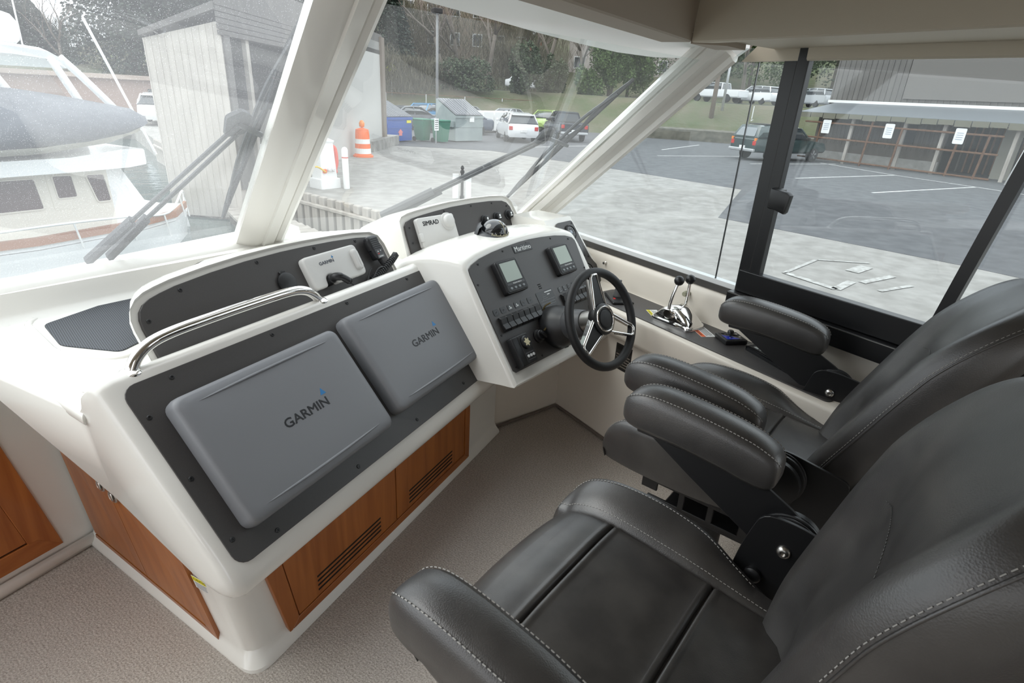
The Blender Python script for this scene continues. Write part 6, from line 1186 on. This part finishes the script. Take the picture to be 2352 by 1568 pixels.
for z in (1.9, 1.15, 0.12): g = G(); g.tube([RM @ Vector((-4.2, -0.45, z + 0.05)), RM @ Vector((4.6, -0.45, z - 0.05))], 0.045, 6); g.obj('rail', rust, pf_)
for k, x in enumerate((-3.0, 0.05, 3.0)):
    o = thing('notice_plate', ('leftmost', 'middle', 'rightmost')[k] + ' white notice plate hung on the rusty pipe fence', 'sign', tuple(RM @ Vector((x, -0.51, 1.45))), 0, 'white notices on the pipe fence')
    g = G(); g.prism(rrect(0.42, 0.66, 0.05, 3), 0, 0.02, RM @ frame((x, -0.51, 1.75), (1, 0, 0), (0, 0, 1))); g.obj('plate', plastw, o)
    for i in range(4): g = G(); g.box(x - 0.13, x + 0.13, -0.536, -0.53, 1.60 + 0.09 * i, 1.625 + 0.09 * i, RM); g.obj('print_line', mat('faded_print', (0.30, 0.36, 0.45), 0.6), o)
t = pole('leaning_post', 'white painted leaning post at the right end of the shed', tuple(RM @ Vector((5.5, -1.4, 0))), tuple(RM @ Vector((6.0, -1.4, 3.4))), 0.10, plastw); g = G(); g.box(5.65, 6.05, -1.55, -1.50, 1.5, 2.1, RM); g.obj('sign_plate', plastw, t)
# ---- far buildings and brown retaining building
fb = thing('brown_low_building', 'long low brown building far behind the cruiser', 'building', (-6, 46, GZ)); g = G(); g.box(-14, 7.5, 46, 50, GZ, 1.25, None); g.obj('wall', mat('brown_wall', (0.30, 0.21, 0.175), 0.8), fb); g = G(); g.box(-14.3, 7.8, 45.6, 50.4, 1.25, 1.5); g.obj('roof', mat('tan_roof', (0.42, 0.34, 0.29), 0.8), fb)
for k in range(4): g = G(); g.box(3.0 + 1.1 * k, 3.7 + 1.1 * k, 45.96, 46, GZ + 0.4, GZ + 1.5); g.obj('window', cglass, fb)
def house(label, loc, w_, d_, h_, rz, m, rows, cols):
    t = thing('hill_building', label, 'building', loc, rz); M = THINGM[t.name]; g = G(); g.box(-w_ / 2, w_ / 2, -d_ / 2, d_ / 2, -3, h_, M); g.obj('wall', m, t); g = G(); g.box(-w_ / 2 - 0.4, w_ / 2 + 0.4, -d_ / 2 - 0.4, d_ / 2 + 0.4, h_, h_ + 0.35, M); g.obj('roof', siding, t)
    for r_ in range(rows):
        for c_ in range(cols):
            x = -w_ / 2 + (c_ + 0.5) * w_ / cols; z = h_ * (r_ + 0.5) / rows; g = G(); g.box(x - 0.6, x + 0.6, -d_ / 2 - 0.05, -d_ / 2, z - 0.7, z + 0.7, M); wd = g.obj('window', plastw, t); g = G(); g.box(x - 0.48, x + 0.48, -d_ / 2 - 0.07, -d_ / 2 - 0.04, z - 0.58, z + 0.58, M); g.obj('pane', cglass, wd)
house('brown apartment building high on the hill above the trees', (40, 70, 6), 16, 8, 9, -28, mat('apartment_tan', (0.30, 0.245, 0.19), 0.8), 3, 6)
house('pale concrete building on the hill behind bare trees', (59, 58, 4.5), 18, 8, 5.5, -42, mat('apartment_pale', (0.45, 0.40, 0.375), 0.8), 2, 7)
house('white house far up the street beyond the blue dumpster', (20, 66, 3.0), 9, 7, 4, -15, mat('house_white', (0.62, 0.62, 0.62), 0.7), 1, 3)
# ---- trees
bark = mat('bark', (0.135, 0.115, 0.095), 0.9); twig = mat('twigs', (0.155, 0.125, 0.105), 0.9)
def leafm(n, c1, c2): return mat('leaf_' + n, c1, 0.7, noise=(1.2, c2, 3, (1, 1, 1)))
lf_con = leafm('conifer', (0.020, 0.032, 0.022), (0.045, 0.062, 0.042)); lf_gr = leafm('green', (0.045, 0.085, 0.020), (0.095, 0.15, 0.04)); lf_dk = leafm('dark', (0.030, 0.050, 0.022), (0.060, 0.085, 0.038)); lf_br = leafm('brown', (0.075, 0.068, 0.042), (0.12, 0.11, 0.07))
def bare_tree(loc, h_, label, seed, spread=0.55):
    rnd = random.Random(seed); t = thing('bare_tree', label, 'tree', loc, 0, 'bare trees on the hillside'); base = Vector(loc); g = G(); g2 = G()
    def grow(p, d, L, r_, lv):
        n = 3; pts = [p]
        for i in range(n):
            d = (d + Vector((rnd.uniform(-.2, .2), rnd.uniform(-.2, .2), rnd.uniform(-.02, .12)))).normalized(); pts.append(pts[-1] + d * L / n)
        (g if lv < 2 else g2).tube(pts, [r_ * (1 - 0.4 * i / n) for i in range(n + 1)], 5 if lv < 2 else 3)
        if lv < 4:
            for k in range(3 if lv < 3 else 4):
                a = rnd.uniform(0, 2 * PI); q = pts[1 + (k % n)] if lv else pts[n - (k % 2)]
                grow(q, (d + Vector((math.cos(a), math.sin(a), rnd.uniform(-.1, .4))) * spread * 1.3).normalized(), L * rnd.uniform(.55, .78), r_ * 0.5, lv + 1)
    grow(base, Vector((0, 0, 1)), h_ * 0.40, h_ * 0.022, 0); g.obj('trunk', bark, t, smooth=True); o = g2.obj('twigs', twig, t, keep=True); o['kind'] = 'stuff'; return t
def leafy(loc, h_, w_, label, seed, m, n=1500, size=0.35, trunk=True, conif=False, name='leafy_tree', group='green trees and shrubs', brush=False):
    rnd = random.Random(seed); t = thing(name, label, 'tree' if trunk else 'shrub', loc, 0, group); base = Vector(loc); g = G(); vs = []; fs = []
    if trunk: g.tube([base, base + K * h_ * 0.8], [h_ * 0.022, h_ * 0.006], 7); g.obj('trunk', bark, t, smooth=True)
    clumps = [(Vector((rnd.gauss(0, .33), rnd.gauss(0, .33), rnd.uniform(.3, .95))), rnd.uniform(.18, .34)) for _ in range(22)]
    for i in range(n):
        if conif:
            f_ = rnd.random() ** 0.8; z = 0.1 + 0.9 * f_; rad = (1 - f_) * 0.9 + 0.03; a = rnd.uniform(0, 2 * PI); rr_ = rad * math.sqrt(rnd.random()); p = base + Vector((math.cos(a) * rr_ * w_, math.sin(a) * rr_ * w_, z * h_ - rr_ * 0.12 * h_)); d = Vector((math.cos(a), math.sin(a), -0.45 + rnd.uniform(-.2, .2)))
        else:
            c_, r_ = rnd.choice(clumps); u_ = Vector((rnd.gauss(0, 1), rnd.gauss(0, 1), rnd.gauss(0, 1))).normalized() * r_ * rnd.uniform(.6, 1); q = c_ + u_; p = base + Vector((q.x * w_, q.y * w_, max(0.02, q.z if trunk else q.z - 0.2) * h_)); d = Vector((rnd.gauss(0, 1), rnd.gauss(0, 1), rnd.gauss(0, .6))).normalized()
        if brush: d = (Vector((rnd.gauss(0, .45), rnd.gauss(0, .45), 1))).normalized(); p = base + Vector((rnd.gauss(0, .5) * w_, rnd.gauss(0, .3) * w_, h_ * rnd.uniform(0, .9) ** 0.7 * 0.95))
        s_ = size * rnd.uniform(.6, 1.3) * (5 if brush else 1); e = d.cross(Vector((rnd.gauss(0, 1), rnd.gauss(0, 1), rnd.gauss(0, 1)))).normalized() * (s_ * 0.4 if not brush else 0.022); k = len(vs); vs += [p - d * s_ * .5, p + e, p + d * s_ * .5, p - e]; fs.append((k, k + 1, k + 2, k + 3))
    g = G(); g._add(vs, fs); o = g.obj('foliage', m, t, keep=True); o['kind'] = 'stuff'; return t
def hill(x, y): r_ = math.hypot(x, y); return (x, y, terrain(r_, math.atan2(y, x)) - 0.1 if r_ > 46 else GZ)
for k, (x, y, h_, w_, lab) in enumerate(((3.2, 55, 16, 5.5, 'tall dark conifer rising behind the boathouse roof'), (5.6, 53, 15, 5.5, 'dark conifer right of the tallest one over the boathouse'), (9.5, 56, 15, 5.0, 'dark conifer hidden partly by the centre pillar'), (14.0, 55, 17, 5.5, 'dark conifer just right of the centre pillar top'), (22.5, 56, 15, 5.0, 'dark conifer at the top left corner of the right pane'), (-3.5, 62, 5.5, 4.0, 'lower conifer behind the cruiser flybridge'), (-10, 66, 5, 4, 'conifer at the far left beyond the radar dome'))):
    leafy(hill(x, y), h_, w_, lab, 10 + k, lf_con, 24000, 0.24, True, True, 'conifer', 'dark conifers')
for k, (x, y, h_, lab) in enumerate(((27.5, 52, 11, 'bare tree above the grey dumpster'), (31.5, 50.5, 12, 'bare tree left of the white van'), (36.5, 48, 12, 'bare tree right of the white van'), (39.5, 45.5, 10, 'slender bare tree above the black pickup'), (33.5, 60, 12, 'bare tree high on the hill, centre'), (25, 62, 12, 'bare tree behind the lamp post'), (45, 48, 10, 'bare tree behind the corner pillar'), (52, 37, 10, 'bare tree over the white sport utility car'), (-1.2, 52, 6.5, 'bare tree behind the radar dome'), (41, 55, 11, 'bare tree before the pale concrete building'))):
    bare_tree(hill(x, y), h_, lab, 40 + k)
for k, (x, y, h_, w_, n, m, lab, tr) in enumerate(((41.5, 44.5, 6.5, 3.2, 2600, lf_gr, 'bright green round tree at the upper right of the windscreen', True), (38.0, 43.8, 2.6, 1.6, 900, lf_gr, 'green shrub below the bright round tree', False), (31.5, 44.5, 4.2, 1.9, 1500, lf_dk, 'dark upright shrub below the white van', False), (35.0, 45.0, 3.6, 1.8, 1200, lf_dk, 'dark bush left of the bright round tree', False), (47.5, 48, 8, 4, 1800, lf_gr, 'green tree behind the bright round tree', True), (22.5, 49, 3.0, 3.6, 1100, lf_br, 'brown hedge behind the parked cars, left part', False), (27.0, 47.5, 2.8, 3.6, 1100, lf_dk, 'green hedge behind the grey dumpster', False), (18, 52, 3.5, 4.0, 1100, lf_br, 'brown hedge behind the white pickup', False), (60, 42, 9, 7, 2600, lf_gr, 'green ivy-covered tree mass right of the mullion', True), (57, 46, 8, 6, 2000, lf_dk, 'dark green tree mass left of the mullion', True), (66, 36, 9, 7, 2200, lf_dk, 'dark green tree mass behind the shed roof', True), (30, 66, 9, 8, 2000, lf_br, 'brown thicket on the upper hill, left of centre', True), (44, 62, 9, 8, 2000, lf_br, 'brown thicket on the upper hill, right of centre', True), (12, 66, 9, 9, 2000, lf_br, 'brown thicket behind the boathouse', True), (-6, 70, 4, 10, 2200, lf_br, 'brown wooded slope behind the cruiser', True), (36, 52, 5, 4, 1300, lf_br, 'brown bush behind the white van', False))):
    leafy(hill(x, y), h_, w_, lab, 80 + k, m, n * 5, 0.20 if h_ < 7 else 0.26, tr, False, 'leafy_tree' if m is not lf_br else 'thicket', brush=(m is lf_br))
# ---- windscreen wipers outside the glass
def wiper(label, base, base2, head, blo, btop, mid, N):
    base, base2, head, blo, btop = map(Vector, (base, base2, head, blo, btop)); N = Vector(N).normalized()
    t = thing('windscreen_wiper', label, 'wiper', tuple(base), 0, 'windscreen wipers'); gm = mat('wiper_grey', (0.055, 0.058, 0.062), 0.45)
    for b_, off in ((base, 0.0), (base2, 0.03)):
        d = (head - b_).normalized(); side = d.cross(N).normalized() * off
        g = G(); g.tube([b_, b_.lerp(head, 0.32)], 0.020, 8, flat=0.5, up=N); g.obj('arm_foot', gm, t)
        g = G(); g.tube([b_.lerp(head, 0.30), head + side * -1], 0.0075, 8); g.obj('arm_rod', gm, t)
    d = (btop - blo).normalized(); s_ = d.cross(N).normalized()
    g = G(); g.prism(round_poly([(-0.035, -0.05), (0.03, -0.06), (0.045, 0.03), (0.0, 0.06), (-0.04, 0.03)], 0.012, 2), 0, 0.014, frame(head, s_, d), 0.002, 1); g.obj('pivot_head', gm, t)
    g = G(); g.tube([head + N * 0.0, blo.lerp(btop, 0.52) - N * 0.02], 0.010, 6); g.obj('blade_link', gm, t)
    lo, hi = blo.lerp(btop, 0.10), blo.lerp(btop, 0.90); mid_ = blo.lerp(btop, 0.5) + N * 0.035
    g = G(); g.tube(smooth_path([lo, lo.lerp(mid_, 0.5) + N * 0.012, mid_, mid_.lerp(hi, 0.5) + N * 0.012, hi], 4), 0.0085, 6); g.obj('blade_bow', gm, t)
    for a_, b_ in ((0.0, 0.34), (0.30, 0.66), (0.62, 1.0)):
        p, q = blo.lerp(btop, a_), blo.lerp(btop, b_); g = G(); g.tube(smooth_path([p, p.lerp(q, 0.5) + N * 0.018, q], 4), 0.006, 5); g.obj('blade_claw', gm, t)
    g = G(); g.tube([blo, btop], 0.010, 6, flat=0.45, up=N); g.obj('rubber_blade', mat('wiper_rubber', (0.012, 0.012, 0.013), 0.6), t)
wiper('wiper with twin arms across the left windscreen pane', (-0.12, 2.406, 0.945), (-0.056, 2.426, 0.948), (0.36, 2.037, 1.426), (0.333, 2.451, 1.058), (0.509, 1.745, 1.73), None, (-0.245, 0.636, 0.732))
wiper('wiper with twin arms across the right windscreen pane', (1.059, 2.648, 0.983), (1.12, 2.64, 0.985), (1.75, 2.275, 1.382), (1.813, 2.668, 1.035), (2.016, 2.008, 1.651), None, (-0.07, 0.669, 0.740))
